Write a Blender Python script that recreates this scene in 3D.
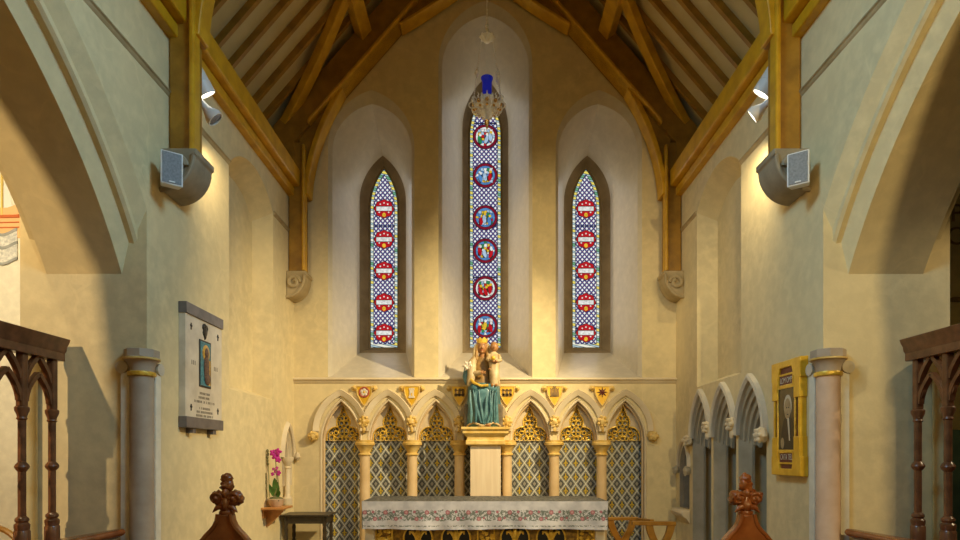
import bpy, bmesh, math, random
from mathutils import Vector, Matrix, noise
from mathutils.geometry import tessellate_polygon
for o in list(bpy.data.objects): bpy.data.objects.remove(o)
S = bpy.context.scene
COL = S.collection
PI = math.pi
sin, cos, sqrt = math.sin, math.cos, math.sqrt
EYE = 1.7          # camera height
HW = 2.706         # half width of the chapel
YB = 8.5           # face of the altar wall
YJ = 4.8           # jamb of the big side arches

# ------------------------------------------------------------------ camera, world, light
cam = bpy.data.cameras.new('camera'); cam.lens = 22.5; cam.sensor_width = 36
cam.shift_x = -5 / 960; cam.shift_y = 185 / 960; cam.clip_start = 0.05
camo = bpy.data.objects.new('camera', cam); COL.objects.link(camo)
camo.location = (0, 0, EYE); camo.rotation_euler = (PI / 2, 0, 0)
S.camera = camo
S.view_settings.view_transform = 'Standard'; S.view_settings.look = 'None'
S.view_settings.exposure = 0.0; S.view_settings.gamma = 1.0
S.view_settings.use_curve_mapping = False
W = bpy.data.worlds.new('world'); S.world = W; W.use_nodes = True
W.node_tree.nodes['Background'].inputs[0].default_value = (1.0, 0.90, 0.66, 1)
W.node_tree.nodes['Background'].inputs[1].default_value = 0.03

def area(name, loc, target, size, power, color, sy=None):
    l = bpy.data.lights.new(name, 'AREA'); l.energy = power; l.color = color; l.size = size
    if sy: l.shape = 'RECTANGLE'; l.size_y = sy
    o = bpy.data.objects.new(name, l); COL.objects.link(o); o.location = loc
    o.rotation_euler = (Vector(target) - Vector(loc)).to_track_quat('-Z', 'Y').to_euler()
    return o

def spot(name, loc, target, power, color, angle, blend=0.5, radius=0.05):
    l = bpy.data.lights.new(name, 'SPOT'); l.energy = power; l.color = color
    l.spot_size = math.radians(angle); l.spot_blend = blend; l.shadow_soft_size = radius
    o = bpy.data.objects.new(name, l); COL.objects.link(o); o.location = loc
    o.rotation_euler = (Vector(target) - Vector(loc)).to_track_quat('-Z', 'Y').to_euler()
    return o
WARM = (1.0, 0.80, 0.47)
# daylight from the nave clerestory, high behind the camera
for sd in (-1, 1):
    a_ = area('nave_daylight', (-sd * 1.9, 2.0, 6.2), (sd * 2.7, 4.0, 3.2), 1.4, 52, (0.38, 0.72, 1.0), 1.4)
    a_.data.spread = math.radians(95)
# daylight let in by the three stained windows
for wx, wz, wh in ((-1.612, 4.75, 2.6), (0.005, 5.4, 4.0), (1.612, 4.75, 2.6)):
    area('window_daylight', (wx, 9.50, wz), (wx, 0, wz), 0.40, 4.5 * wh / 2.6, (0.95, 0.95, 0.90), wh)
# spot lamps on the wall posts (fixtures are built below)
spot('spot_right_high', (2.38, 5.58, 4.90), (-1.9, 8.4, 0.9), 1350, WARM, 80, 1.0, 0.03)
spot('spot_right_low', (2.45, 5.52, 4.74), (2.4, 7.8, 2.4), 95, WARM, 120, 1.0, 0.05)
spot('spot_left_high', (-2.38, 5.58, 4.90), (0.8, 8.45, 4.3), 320, WARM, 48, 0.9, 0.03)
spot('spot_left_low', (-2.45, 5.52, 4.74), (-2.4, 7.8, 2.4), 70, WARM, 120, 1.0, 0.05)
# lamps in the nave and the two aisles, then an added warm fill
spot('aisle_lamp_left', (-4.05, -1.6, 4.4), (-3.3, 4.8, 2.8), 1050, (1.0, 0.74, 0.42), 60, 0.6, 0.04)
spot('aisle_lamp_left_side', (-4.2, 4.4, 5.3), (-3.1, 4.75, 1.9), 150, WARM, 60, 0.6, 0.03)
spot('aisle_lamp_mural', (-5.6, 3.4, 5.2), (-4.6, 7.0, 3.6), 500, (1, 0.88, 0.62), 80, 0.8, 0.1)
spot('nave_lamp_right', (2.45, -1.8, 4.4), (3.0, 4.8, 2.5), 600, (1.0, 0.76, 0.36), 60, 0.6, 0.04)
spot('aisle_lamp_right', (5.6, 3.93, 3.85), (3.1, 4.75, 2.0), 130, WARM, 60, 0.6, 0.03)
l = bpy.data.lights.new('nave_fill', 'POINT'); l.energy = 105; l.color = (1.0, 0.66, 0.20); l.shadow_soft_size = 0.3  # added fill without a fixture, lifts the roof and front-facing surfaces
lo_ = bpy.data.objects.new('nave_fill', l); COL.objects.link(lo_); lo_.location = (0, -1.2, 4.6)

# ------------------------------------------------------------------ node helpers, materials
class E:
    """a scalar expression in a node tree"""
    nt = None
    def __init__(s, sock): s.s = sock
    @staticmethod
    def op(o, *a):
        n = E.nt.nodes.new('ShaderNodeMath'); n.operation = o
        for i, x in enumerate(a):
            if isinstance(x, E): E.nt.links.new(x.s, n.inputs[i])
            else: n.inputs[i].default_value = x
        return E(n.outputs[0])
    def __add__(s, o): return E.op('ADD', s, o)
    __radd__ = __add__
    def __sub__(s, o): return E.op('SUBTRACT', s, o)
    def __rsub__(s, o): return E.op('SUBTRACT', o, s)
    def __mul__(s, o): return E.op('MULTIPLY', s, o)
    __rmul__ = __mul__
    def __truediv__(s, o): return E.op('DIVIDE', s, o)
    def lt(s, o): return E.op('LESS_THAN', s, o)
    def gt(s, o): return E.op('GREATER_THAN', s, o)
    def fract(s): return E.op('FRACT', s)
    def floor(s): return E.op('FLOOR', s)
    def abs(s): return E.op('ABSOLUTE', s)
    def mod2(s): return E.op('ABSOLUTE', E.op('MODULO', s, 2.0))

def newmat(name):
    m = bpy.data.materials.new(name); m.use_nodes = True
    nt = m.node_tree; b = nt.nodes['Principled BSDF']; E.nt = nt
    return m, nt, b
def objcoord(nt):
    tc = nt.nodes.new('ShaderNodeTexCoord'); sp = nt.nodes.new('ShaderNodeSeparateXYZ')
    nt.links.new(tc.outputs['Object'], sp.inputs[0])
    return tc.outputs['Object'], E(sp.outputs[0]), E(sp.outputs[1]), E(sp.outputs[2])
def mixc(nt, fac, a, b):
    n = nt.nodes.new('ShaderNodeMix'); n.data_type = 'RGBA'
    if isinstance(fac, E): nt.links.new(fac.s, n.inputs[0])
    elif isinstance(fac, float): n.inputs[0].default_value = fac
    else: nt.links.new(fac, n.inputs[0])
    for i, c in ((6, a), (7, b)):
        if isinstance(c, tuple): n.inputs[i].default_value = (*c, 1)
        else: nt.links.new(c, n.inputs[i])
    return n.outputs[2]
def noise_tex(nt, co, scale, detail=4, stretch=None, rough=0.55):
    n = nt.nodes.new('ShaderNodeTexNoise'); n.inputs['Scale'].default_value = scale
    n.inputs['Detail'].default_value = detail; n.inputs['Roughness'].default_value = rough
    if stretch:
        mp = nt.nodes.new('ShaderNodeMapping'); mp.inputs['Scale'].default_value = stretch
        nt.links.new(co, mp.inputs[0]); co = mp.outputs[0]
    nt.links.new(co, n.inputs['Vector'])
    return n.outputs['Fac']
def ramp(nt, fac, lo, hi):
    n = nt.nodes.new('ShaderNodeMapRange'); n.inputs[1].default_value = lo; n.inputs[2].default_value = hi
    nt.links.new(fac, n.inputs[0]); return n.outputs[0]
def bump(nt, b, h, strength, dist=0.01):
    n = nt.nodes.new('ShaderNodeBump'); n.inputs['Strength'].default_value = strength
    n.inputs['Distance'].default_value = dist; nt.links.new(h, n.inputs['Height']); nt.links.new(n.outputs[0], b.inputs['Normal'])

def mat_noise(name, c1, c2, scale=4, rough=0.7, metal=0.0, bstr=0.0, stretch=None, lo=0.35, hi=0.65, detail=4, spec=None, bscale=None):
    m, nt, b = newmat(name); co, x, y, z = objcoord(nt)
    f = noise_tex(nt, co, scale, detail, stretch)
    nt.links.new(mixc(nt, ramp(nt, f, lo, hi), c1, c2), b.inputs['Base Color'])
    b.inputs['Roughness'].default_value = rough; b.inputs['Metallic'].default_value = metal
    if spec is not None: b.inputs['Specular IOR Level'].default_value = spec
    if bstr: bump(nt, b, noise_tex(nt, co, bscale or scale * 3, 4, stretch), bstr)
    return m
def mat_flat(name, c, rough=0.6, metal=0.0, emit=None, alpha=None):
    m, nt, b = newmat(name)
    b.inputs['Base Color'].default_value = (*c, 1); b.inputs['Roughness'].default_value = rough
    b.inputs['Metallic'].default_value = metal
    if emit: b.inputs['Emission Color'].default_value = (*c, 1); b.inputs['Emission Strength'].default_value = emit
    return m

def mat_plaster(name, c, dark=0.86):
    """limewashed stone: broad mottling, pale repair seams, hairline block joints"""
    m, nt, b = newmat(name); co, x, y, z = objcoord(nt)
    f = ramp(nt, noise_tex(nt, co, 1.3, 5), 0.3, 0.7)
    col = mixc(nt, f, tuple(k * dark for k in c), c)
    f2 = ramp(nt, noise_tex(nt, co, 9, 6), 0.42, 0.75)
    col = mixc(nt, f2, col, tuple(min(1, k * 1.08) for k in c))
    v = nt.nodes.new('ShaderNodeTexVoronoi'); v.feature = 'DISTANCE_TO_EDGE'; v.inputs['Scale'].default_value = 1.1
    mp = nt.nodes.new('ShaderNodeMapping'); mp.inputs['Scale'].default_value = (1.3, 1.3, 0.9)
    wob = nt.nodes.new('ShaderNodeTexNoise'); wob.inputs['Scale'].default_value = 3.0
    nt.links.new(co, wob.inputs['Vector'])
    ad = nt.nodes.new('ShaderNodeVectorMath'); ad.operation = 'MULTIPLY_ADD'; ad.inputs[1].default_value = (0.5, 0.5, 0.5)
    nt.links.new(wob.outputs['Color'], ad.inputs[0]); nt.links.new(co, ad.inputs[2])
    nt.links.new(ad.outputs[0], mp.inputs[0]); nt.links.new(mp.outputs[0], v.inputs['Vector'])
    seam = E(v.outputs['Distance']).lt(0.016) * E(ramp(nt, noise_tex(nt, co, 2.0, 2), 0.45, 0.6)) * 0.22
    col = mixc(nt, seam, col, tuple(min(1, k * 1.2) for k in c))
    nt.links.new(col, b.inputs['Base Color']); b.inputs['Roughness'].default_value = 0.75
    b.inputs['Specular IOR Level'].default_value = 0.25
    bump(nt, b, noise_tex(nt, co, 14, 6), 0.12, 0.02)
    return m

M = {}
M['plaster'] = mat_plaster('cream_plaster', (0.73, 0.60, 0.335))
M['reveal'] = mat_plaster('pale_reveal_plaster', (0.60, 0.53, 0.40), 0.92)
M['reveal'].node_tree.nodes['Principled BSDF'].inputs['Roughness'].default_value = 0.42
M['stone'] = mat_noise('dressed_stone', (0.62, 0.50, 0.31), (0.74, 0.62, 0.42), 3, 0.7, bstr=0.08)
M['pink_stone'] = mat_noise('pinkish_stone', (0.62, 0.43, 0.21), (0.72, 0.53, 0.29), 4, 0.6, bstr=0.05)
M['grey_stone'] = mat_noise('grey_stone', (0.40, 0.36, 0.30), (0.52, 0.47, 0.38), 5, 0.7, bstr=0.1)
M['brown_stone'] = mat_noise('brown_grey_stone', (0.24, 0.195, 0.125), (0.33, 0.27, 0.175), 6, 0.7, bstr=0.1)
M['tan_stone'] = mat_noise('tan_stone', (0.36, 0.27, 0.13), (0.48, 0.37, 0.20), 5, 0.7, bstr=0.1)
M['shaft_stone'] = mat_noise('brown_shaft_stone', (0.38, 0.29, 0.20), (0.48, 0.38, 0.27), 5, 0.6, bstr=0.05)
M['niche_stone'] = mat_noise('warm_grey_stone', (0.40, 0.33, 0.21), (0.50, 0.42, 0.28), 5, 0.7, bstr=0.1)
M['ped_stone'] = mat_noise('cream_pedestal_stone', (0.70, 0.55, 0.36), (0.78, 0.64, 0.44), 5, 0.6, stretch=(4, 1, .3))
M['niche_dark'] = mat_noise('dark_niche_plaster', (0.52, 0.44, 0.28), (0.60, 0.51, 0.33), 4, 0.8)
M['rose_stone'] = mat_noise('rose_shaft_stone', (0.60, 0.40, 0.26), (0.70, 0.50, 0.35), 5, 0.6, bstr=0.05)
M['frame_stone'] = mat_noise('brown_window_stone', (0.24, 0.18, 0.10), (0.34, 0.26, 0.15), 4, 0.8)
M['gilt_stone'] = mat_noise('gilded_stone', (0.62, 0.38, 0.07), (0.78, 0.56, 0.20), 9, 0.45, bstr=0.1)
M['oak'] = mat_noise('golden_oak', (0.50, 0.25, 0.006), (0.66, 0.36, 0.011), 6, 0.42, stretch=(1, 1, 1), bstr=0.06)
M['oak_in_shade'] = mat_noise('shaded_oak', (0.26, 0.125, 0.008), (0.40, 0.20, 0.016), 6, 0.5, bstr=0.06)  # same wood as the golden oak, with shade put into its colour
M['ceil'] = mat_noise('ceiling_boards', (0.56, 0.44, 0.19), (0.64, 0.51, 0.24), 2, 0.8)
M['mahogany'] = mat_noise('carved_dark_oak', (0.13, 0.048, 0.018), (0.23, 0.09, 0.034), 12, 0.28, bstr=0.1)
M['mahogany_red'] = mat_noise('polished_red_oak', (0.24, 0.066, 0.014), (0.34, 0.105, 0.022), 10, 0.24, bstr=0.05)
M['gold'] = mat_noise('gold_leaf', (0.62, 0.36, 0.03), (0.90, 0.62, 0.10), 24, 0.35, 0.35, bstr=0.25)
M['gold_paint'] = mat_noise('yellow_gold_paint', (0.70, 0.38, 0.015), (0.84, 0.52, 0.04), 10, 0.35, 0.15, bstr=0.05)
M['maroon'] = mat_noise('maroon_paint', (0.12, 0.02, 0.012), (0.17, 0.035, 0.02), 8, 0.5)
M['black'] = mat_flat('black_paint', (0.012, 0.011, 0.010), 0.4)
M['dark'] = mat_flat('dark_recess', (0.03, 0.025, 0.018), 0.8)
M['floor'] = mat_noise('floor_tiles', (0.20, 0.12, 0.07), (0.30, 0.19, 0.11), 6, 0.4)
M['white_metal'] = mat_flat('white_enamel', (0.72, 0.70, 0.66), 0.4)
M['grey_metal'] = mat_flat('grey_enamel', (0.42, 0.40, 0.38), 0.4, 0.3)
M['lamp_face'] = mat_flat('lit_lamp_face', (1.0, 0.93, 0.75), 0.5, emit=6)
M['lens'] = mat_flat('dark_lens', (0.05, 0.045, 0.04), 0.15)
M['grille'] = mat_noise('grey_speaker_cloth', (0.20, 0.21, 0.22), (0.28, 0.29, 0.30), 60, 0.8)
M['silver'] = mat_noise('silver_gilt', (0.84, 0.78, 0.66), (0.96, 0.94, 0.90), 30, 0.3, 0.2)
M['brass'] = mat_noise('brass', (0.72, 0.42, 0.12), (0.85, 0.58, 0.24), 20, 0.25, 0.9)
M['marble'] = mat_noise('pale_marble', (0.54, 0.47, 0.36), (0.72, 0.64, 0.50), 5, 0.35)
M['slate'] = mat_noise('grey_marble_bar', (0.12, 0.105, 0.10), (0.18, 0.155, 0.145), 9, 0.35)
M['ink'] = mat_flat('incised_lettering', (0.16, 0.13, 0.09), 0.7)
M['skin'] = mat_noise('painted_skin', (0.32, 0.14, 0.04), (0.40, 0.195, 0.07), 10, 0.45)
M['hair'] = mat_noise('golden_hair', (0.24, 0.12, 0.02), (0.40, 0.22, 0.04), 30, 0.5)
M['cream_cloth'] = mat_noise('cream_painted_robe', (0.36, 0.24, 0.10), (0.58, 0.45, 0.25), 12, 0.5)
M['tan_cloth'] = mat_noise('ochre_painted_robe', (0.13, 0.075, 0.02), (0.36, 0.20, 0.05), 10, 0.5)
M['rock'] = mat_noise('dark_painted_seat', (0.10, 0.08, 0.05), (0.20, 0.15, 0.09), 12, 0.6, bstr=0.3)
M['leaf'] = mat_noise('orchid_leaf', (0.05, 0.14, 0.02), (0.10, 0.24, 0.04), 20, 0.35)
M['stemgreen'] = mat_flat('stem', (0.22, 0.20, 0.06), 0.6)
M['magenta'] = mat_noise('orchid_petal', (0.45, 0.01, 0.22), (0.65, 0.04, 0.36), 30, 0.5)
M['pot'] = mat_noise('glazed_pot', (0.52, 0.36, 0.22), (0.64, 0.48, 0.32), 12, 0.3)
M['soil'] = mat_noise('moss', (0.10, 0.08, 0.03), (0.22, 0.20, 0.08), 40, 0.9)
M['pine'] = mat_noise('orange_pine', (0.42, 0.17, 0.04), (0.55, 0.25, 0.07), 8, 0.45)
M['dark_wood'] = mat_noise('dark_stained_wood', (0.030, 0.020, 0.011), (0.060, 0.042, 0.022), 14, 0.35)
M['chair_oak'] = mat_noise('honey_oak', (0.34, 0.15, 0.018), (0.46, 0.22, 0.03), 10, 0.35)
M['teal_board'] = mat_noise('teal_board', (0.10, 0.19, 0.15), (0.14, 0.25, 0.20), 4, 0.6)
M['ochre_wall'] = mat_plaster('ochre_plaster', (0.62, 0.50, 0.24))
M['white_wall'] = mat_plaster('white_plaster', (0.80, 0.74, 0.58))
M['orange'] = mat_flat('mural_orange', (0.80, 0.47, 0.20), 0.8)
M['mural_red'] = mat_flat('mural_red', (0.62, 0.15, 0.04), 0.8)
M['mural_grey'] = mat_noise('mural_grey', (0.26, 0.27, 0.25), (0.36, 0.36, 0.33), 14, 0.8)
M['mural_pale'] = mat_noise('mural_wave', (0.45, 0.45, 0.42), (0.78, 0.75, 0.66), 26, 0.8)
M['sail'] = mat_flat('mural_sail', (0.82, 0.76, 0.66), 0.8)
M['mural_yellow'] = mat_flat('mural_yellow', (0.75, 0.55, 0.15), 0.8)
M['letter_brown'] = mat_flat('painted_letters', (0.24, 0.15, 0.05), 0.8)
M['blueglass'] = mat_flat('cobalt_glass', (0.015, 0.04, 0.75), 0.08, emit=0.07)
M['blueglass'].node_tree.nodes['Principled BSDF'].inputs['Transmission Weight'].default_value = 0.35
M['rose_red'] = mat_flat('shield_red', (0.42, 0.08, 0.05), 0.6)
M['photo_grey'] = mat_noise('photograph_ground', (0.035, 0.026, 0.011), (0.085, 0.062, 0.026), 7, 0.3)
M['photo_coat'] = mat_flat('photograph_coat', (0.02, 0.017, 0.012), 0.4)
M['photo_skin'] = mat_noise('photograph_face', (0.32, 0.22, 0.10), (0.42, 0.31, 0.17), 20, 0.4)
M['photo_white'] = mat_flat('photograph_white', (0.60, 0.54, 0.40), 0.4)
M['mosaic_blue'] = mat_noise('mosaic_blue', (0.02, 0.12, 0.16), (0.06, 0.28, 0.32), 50, 0.35)
M['mosaic_gold'] = mat_noise('mosaic_gold', (0.45, 0.26, 0.04), (0.7, 0.46, 0.1), 50, 0.3, 0.4)
M['mosaic_dark'] = mat_noise('mosaic_dark', (0.05, 0.03, 0.03), (0.16, 0.08, 0.05), 50, 0.4)
M['pinkpaint'] = mat_flat('white_pink_paint', (0.7, 0.62, 0.5), 0.5)

# skirt of the statue: teal blue with pale hems
M['teal'] = mat_noise('teal_painted_robe', (0.035, 0.115, 0.14), (0.12, 0.26, 0.28), 9, 0.4)

GL = 1.0           # brightness of daylight in the stained glass
def mat_glass(name, c, k=1.0):
    m, nt, b = newmat(name)
    b.inputs['Base Color'].default_value = (c[0] * .1, c[1] * .1, c[2] * .1, 1); b.inputs['Roughness'].default_value = 0.5; b.inputs['Specular IOR Level'].default_value = 0.05
    co, x, y, z = objcoord(nt)
    f = ramp(nt, noise_tex(nt, co, 28, 2), 0.3, 0.7)
    nt.links.new(mixc(nt, f, tuple(v * 0.6 for v in c), c), b.inputs['Emission Color'])
    b.inputs['Emission Strength'].default_value = GL * k
    return m
M['g_red'] = mat_glass('ruby_glass', (0.55, 0.012, 0.02))
M['g_crimson'] = mat_glass('crimson_glass', (0.24, 0.01, 0.03))
M['g_white'] = mat_glass('white_glass', (0.85, 0.86, 0.82))
M['g_yellow'] = mat_glass('yellow_glass', (0.85, 0.56, 0.04))
M['g_blue'] = mat_glass('blue_glass', (0.10, 0.28, 0.62))
M['g_pale'] = mat_glass('pale_blue_glass', (0.45, 0.62, 0.80))
M['g_green'] = mat_glass('green_glass', (0.03, 0.28, 0.10))
M['lead'] = mat_flat('lead', (0.012, 0.012, 0.014), 0.6)

def mat_lattice():
    """quarry glazing: white lozenges crossed by blue bands with lead lines"""
    m, nt, b = newmat('lattice_glazing'); co, x, y, z = objcoord(nt)
    a = (x / 0.072 + z / 0.082 + 40.0).fract(); c = (x / 0.072 - z / 0.082 + 40.0).fract()
    ba = a.lt(0.36); bc = c.lt(0.36)
    la = a.lt(0.09) + (a - 0.36).abs().lt(0.05); lc = c.lt(0.09) + (c - 0.36).abs().lt(0.05)
    band = E.op('MAXIMUM', ba, bc); cross = ba * bc
    col = mixc(nt, band, (0.80, 0.82, 0.80), (0.035, 0.045, 0.30))
    col = mixc(nt, cross, col, (0.30, 0.10, 0.26))
    bar = ((z / 0.82).fract() - 0.5).abs().lt(0.012)
    lead = E.op('MINIMUM', la + lc + bar, 1.0)
    col = mixc(nt, lead, col, (0.01, 0.01, 0.02))
    b.inputs['Base Color'].default_value = (0.02, 0.02, 0.03, 1); b.inputs['Roughness'].default_value = 0.5; b.inputs['Specular IOR Level'].default_value = 0.05
    nt.links.new(col, b.inputs['Emission Color']); b.inputs['Emission Strength'].default_value = GL
    return m
M['lattice'] = mat_lattice()
def mat_border():
    m, nt, b = newmat('border_glazing'); co, x, y, z = objcoord(nt)
    u = z / 0.075 + x * 3.0 + 40.0; fu = u.fract(); k = u.floor().mod2()
    w = nt.nodes.new('ShaderNodeTexWhiteNoise'); w.noise_dimensions = '1D'
    nt.links.new(u.floor().s, w.inputs['W']); r = E(w.outputs['Value'])
    col = mixc(nt, r.gt(0.5), (0.78, 0.80, 0.66), (0.80, 0.66, 0.12))
    col = mixc(nt, r.gt(0.86), col, (0.12, 0.34, 0.18))
    col = mixc(nt, fu.lt(0.42), col, (0.38, 0.55, 0.60))
    lead = E.op('MINIMUM', fu.lt(0.10) + (fu - 0.42).abs().lt(0.06), 1.0)
    col = mixc(nt, lead, col, (0.01, 0.01, 0.02))
    nt.links.new(col, b.inputs['Emission Color']); b.inputs['Emission Strength'].default_value = GL
    b.inputs['Base Color'].default_value = (0.02, 0.02, 0.03, 1)
    return m
M['border'] = mat_border()

def mat_diaper():
    """painted diaper panel: white lozenge lattice on slate grey, gold fleurs in alternate lozenges"""
    m, nt, b = newmat('diaper_painted_panel'); co, x, y, z = objcoord(nt)
    P, Q = 0.145, 0.202
    u = x / P + 0.5; v = (z + 0.031) / Q
    a = u + v + 40.0; c = u - v + 40.0
    fa = a.fract(); fc = c.fract()
    ia = a.floor(); ic = c.floor()
    odd = (ia - ic).mod2()                            # row parity
    du = (fa + fc - 1.0) * (0.5 * P); dv = (fa - fc) * (0.5 * Q)       # metres from the cell centre
    au = du.abs(); av = dv.abs()
    edge = E.op('MINIMUM', E.op('MINIMUM', fa, 1.0 - fa), E.op('MINIMUM', fc, 1.0 - fc))
    line = edge.lt(0.055); thin = (edge - 0.125).abs().lt(0.022)
    stem = au.lt(0.0065) * av.lt(0.052)
    blob = (au * 1.0 + (dv - 0.012).abs() * 0.5).lt(0.0145)
    arms = ((au - 0.022) * (au - 0.022) + (dv + 0.004) * (dv + 0.004)).lt(0.00011)
    foot = au.lt(0.017) * (dv + 0.03).abs().lt(0.006)
    fleur = E.op('MINIMUM', stem + blob + arms + foot, 1.0)
    small = (au * 0.9 + av * 0.62).lt(0.022)
    dots = ((fa * 4.0).fract() - 0.5).abs().lt(0.16) * ((fc * 4.0).fract() - 0.5).abs().lt(0.16)
    nz = noise_tex(nt, co, 30, 3)
    ground = mixc(nt, ramp(nt, nz, 0.35, 0.65), (0.040, 0.044, 0.052), (0.085, 0.088, 0.085))
    col = mixc(nt, dots * 0.8, ground, (0.42, 0.42, 0.36))
    col = mixc(nt, thin, col, (0.40, 0.40, 0.34))
    col = mixc(nt, line, col, (0.70, 0.69, 0.58))
    col = mixc(nt, small * odd, col, (0.32, 0.30, 0.24))
    col = mixc(nt, fleur * (1.0 - odd), col, (0.66, 0.46, 0.03))
    nt.links.new(col, b.inputs['Base Color']); b.inputs['Roughness'].default_value = 0.4
    return m
M['diaper'] = mat_diaper()

def mat_lace():
    """white linen with an embroidered band of pink roses and grey green leaves along x"""
    m, nt, b = newmat('embroidered_linen'); co, x, y, z = objcoord(nt)
    P = 0.245
    t = (x / P + 40.0).fract()
    def ball(cx, cz, r):
        dx = (t - cx) * P; dz = z - cz
        return (dx * dx + dz * dz).lt(r * r)
    wob = E(noise_tex(nt, co, 40, 3)) - 0.5
    band = (z + wob * 0.05).abs().lt(0.062)
    leafn = E(noise_tex(nt, co, 42, 2, rough=0.7))
    leaf = band * leafn.gt(0.485)
    vine = (z - E.op('SINE', x * (2 * PI / P)) * 0.028).abs().lt(0.006)
    rose = E.op('MINIMUM', ball(0.2, 0.036, 0.026) + ball(0.70, -0.040, 0.024) + ball(0.60, 0.042, 0.017) + ball(0.95, -0.03, 0.014), 1.0)
    core = E.op('MINIMUM', ball(0.2, 0.036, 0.013) + ball(0.70, -0.040, 0.012), 1.0)
    base = mixc(nt, ramp(nt, noise_tex(nt, co, 7, 4), 0.35, 0.65), (0.42, 0.42, 0.46), (0.60, 0.59, 0.62))
    hem = (z + 0.125).abs().lt(0.008) * leafn.gt(0.5)
    col = mixc(nt, E.op('MINIMUM', leaf + vine + hem, 1.0) * 0.9, base, (0.10, 0.125, 0.10))
    col = mixc(nt, rose, col, (0.34, 0.12, 0.15))
    col = mixc(nt, core, col, (0.46, 0.26, 0.27))
    nt.links.new(col, b.inputs['Base Color']); b.inputs['Roughness'].default_value = 0.75
    return m
M['lace'] = mat_lace()
M['lace_top'] = mat_noise('patterned_table_cover', (0.03, 0.034, 0.03), (0.16, 0.155, 0.14), 34, 0.7, stretch=(1, 0.5, 1), lo=0.40, hi=0.62)
M['frontal'] = mat_noise('frontal_gold_brown', (0.14, 0.075, 0.012), (0.42, 0.24, 0.03), 26, 0.4)

# ------------------------------------------------------------------ mesh builder
class MB:
    def __init__(s): s.v = []; s.f = []; s.mi = []; s.m = 0
    def vert(s, p): s.v.append(Vector(p)); return len(s.v) - 1
    def face(s, idx): s.f.append(list(idx)); s.mi.append(s.m)
    def poly(s, pts): s.face([s.vert(p) for p in pts])
    def box(s, x0, x1, y0, y1, z0, z1):
        i = [s.vert(p) for p in ((x0, y0, z0), (x1, y0, z0), (x1, y1, z0), (x0, y1, z0), (x0, y0, z1), (x1, y0, z1), (x1, y1, z1), (x0, y1, z1))]
        for q in ((0, 3, 2, 1), (4, 5, 6, 7), (0, 1, 5, 4), (1, 2, 6, 5), (2, 3, 7, 6), (3, 0, 4, 7)): s.face([i[k] for k in q])
        return s
    def prism(s, poly, fa, fb):
        """poly of (u,v); fa/fb map (u,v) to the two end faces"""
        n = len(poly)
        a = [s.vert(fa(*p)) for p in poly]; b = [s.vert(fb(*p)) for p in poly]
        s.face(a[::-1]); s.face(b)
        for k in range(n): s.face((a[k], a[(k + 1) % n], b[(k + 1) % n], b[k]))
        return s
    def loft(s, loops, closed=True, cap0=False, cap1=False, wrap=False):
        I = [[s.vert(p) for p in L] for L in loops]; n = len(I[0])
        R = list(range(len(I) - 1)) + ([-1] if wrap else [])
        for r in R:
            A, B = I[r], I[r + 1]
            for k in range(n if closed else n - 1):
                s.face((A[k], A[(k + 1) % n], B[(k + 1) % n], B[k]))
        if cap0: s.face(I[0][::-1])
        if cap1: s.face(I[-1])
        return s
    def tube(s, path, r, n=8, caps=True, flat=None):
        path = [Vector(p) for p in path]; loops = []; up = Vector((0.13, 0.31, 0.94))
        for i, p in enumerate(path):
            d = (path[min(i + 1, len(path) - 1)] - path[max(i - 1, 0)]).normalized()
            a = d.cross(up)
            if a.length < 1e-3: a = d.cross(Vector((1, 0, 0)))
            a.normalize(); b = a.cross(d).normalized(); up = b
            rr = r[i] if isinstance(r, (list, tuple)) else r
            loops.append([p + a * (rr * cos(2 * PI * k / n)) + b * (rr * sin(2 * PI * k / n)) for k in range(n)])
        return s.loft(loops, True, caps, caps)
    def lathe(s, prof, c, n=20, axis='z', a0=0, ph=0):
        cx, cy, cz = c; loops = []
        for r, h in prof:
            L = []
            for k in range(n):
                t = 2 * PI * k / n + ph
                if axis == 'z': L.append((cx + r * cos(t), cy + r * sin(t), cz + h))
                elif axis == 'y': L.append((cx + r * cos(t), cy + h, cz + r * sin(t)))
                else: L.append((cx + h, cy + r * cos(t), cz + r * sin(t)))
            loops.append(L)
        return s.loft(loops, True, prof[0][0] > 1e-4, prof[-1][0] > 1e-4)
    def ball(s, c, r, nu=14, nv=9, amp=0.0, freq=20, rot=None):
        if not isinstance(r, (tuple, list)): r = (r, r, r)
        c = Vector(c); loops = []
        for j in range(nv + 1):
            ph = -PI / 2 + PI * j / nv; L = []
            cc = max(cos(ph), 0.004)
            for k in range(nu):
                t = 2 * PI * k / nu
                d = Vector((cc * cos(t), cc * sin(t), sin(ph)))
                p = Vector((d.x * r[0], d.y * r[1], d.z * r[2]))
                if amp: p *= 1 + amp * noise.noise((c + p) * freq)
                if rot: p = rot @ p
                L.append(c + p)
            loops.append(L)
        return s.loft(loops, True, True, True)
    def beam(s, p, q, w, h, side):
        """rectangular bar p->q; w across along 'side', h along the normal"""
        p, q = Vector(p), Vector(q); d = (q - p).normalized(); a = Vector(side); a = (a - d * a.dot(d)).normalized(); b = a.cross(d)
        L = lambda c: [c + a * (w / 2) * i + b * (h / 2) * j for i, j in ((-1, -1), (1, -1), (1, 1), (-1, 1))]
        return s.loft([L(p), L(q)], True, True, True)
    def plate(s, outer, holes, f3):
        loops = [outer] + holes
        flat = [p for L in loops for p in L]
        tri = tessellate_polygon([[Vector((p[0], p[1], 0)) for p in L] for L in loops])
        I = [s.vert(f3(*p)) for p in flat]
        for t in tri: s.face([I[k] for k in t])
        return s
    def sheet(s, grid):
        I = [[s.vert(p) for p in r] for r in grid]
        for a in range(len(I) - 1):
            for b in range(len(I[0]) - 1): s.face((I[a][b], I[a][b + 1], I[a + 1][b + 1], I[a + 1][b]))
        return s

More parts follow.
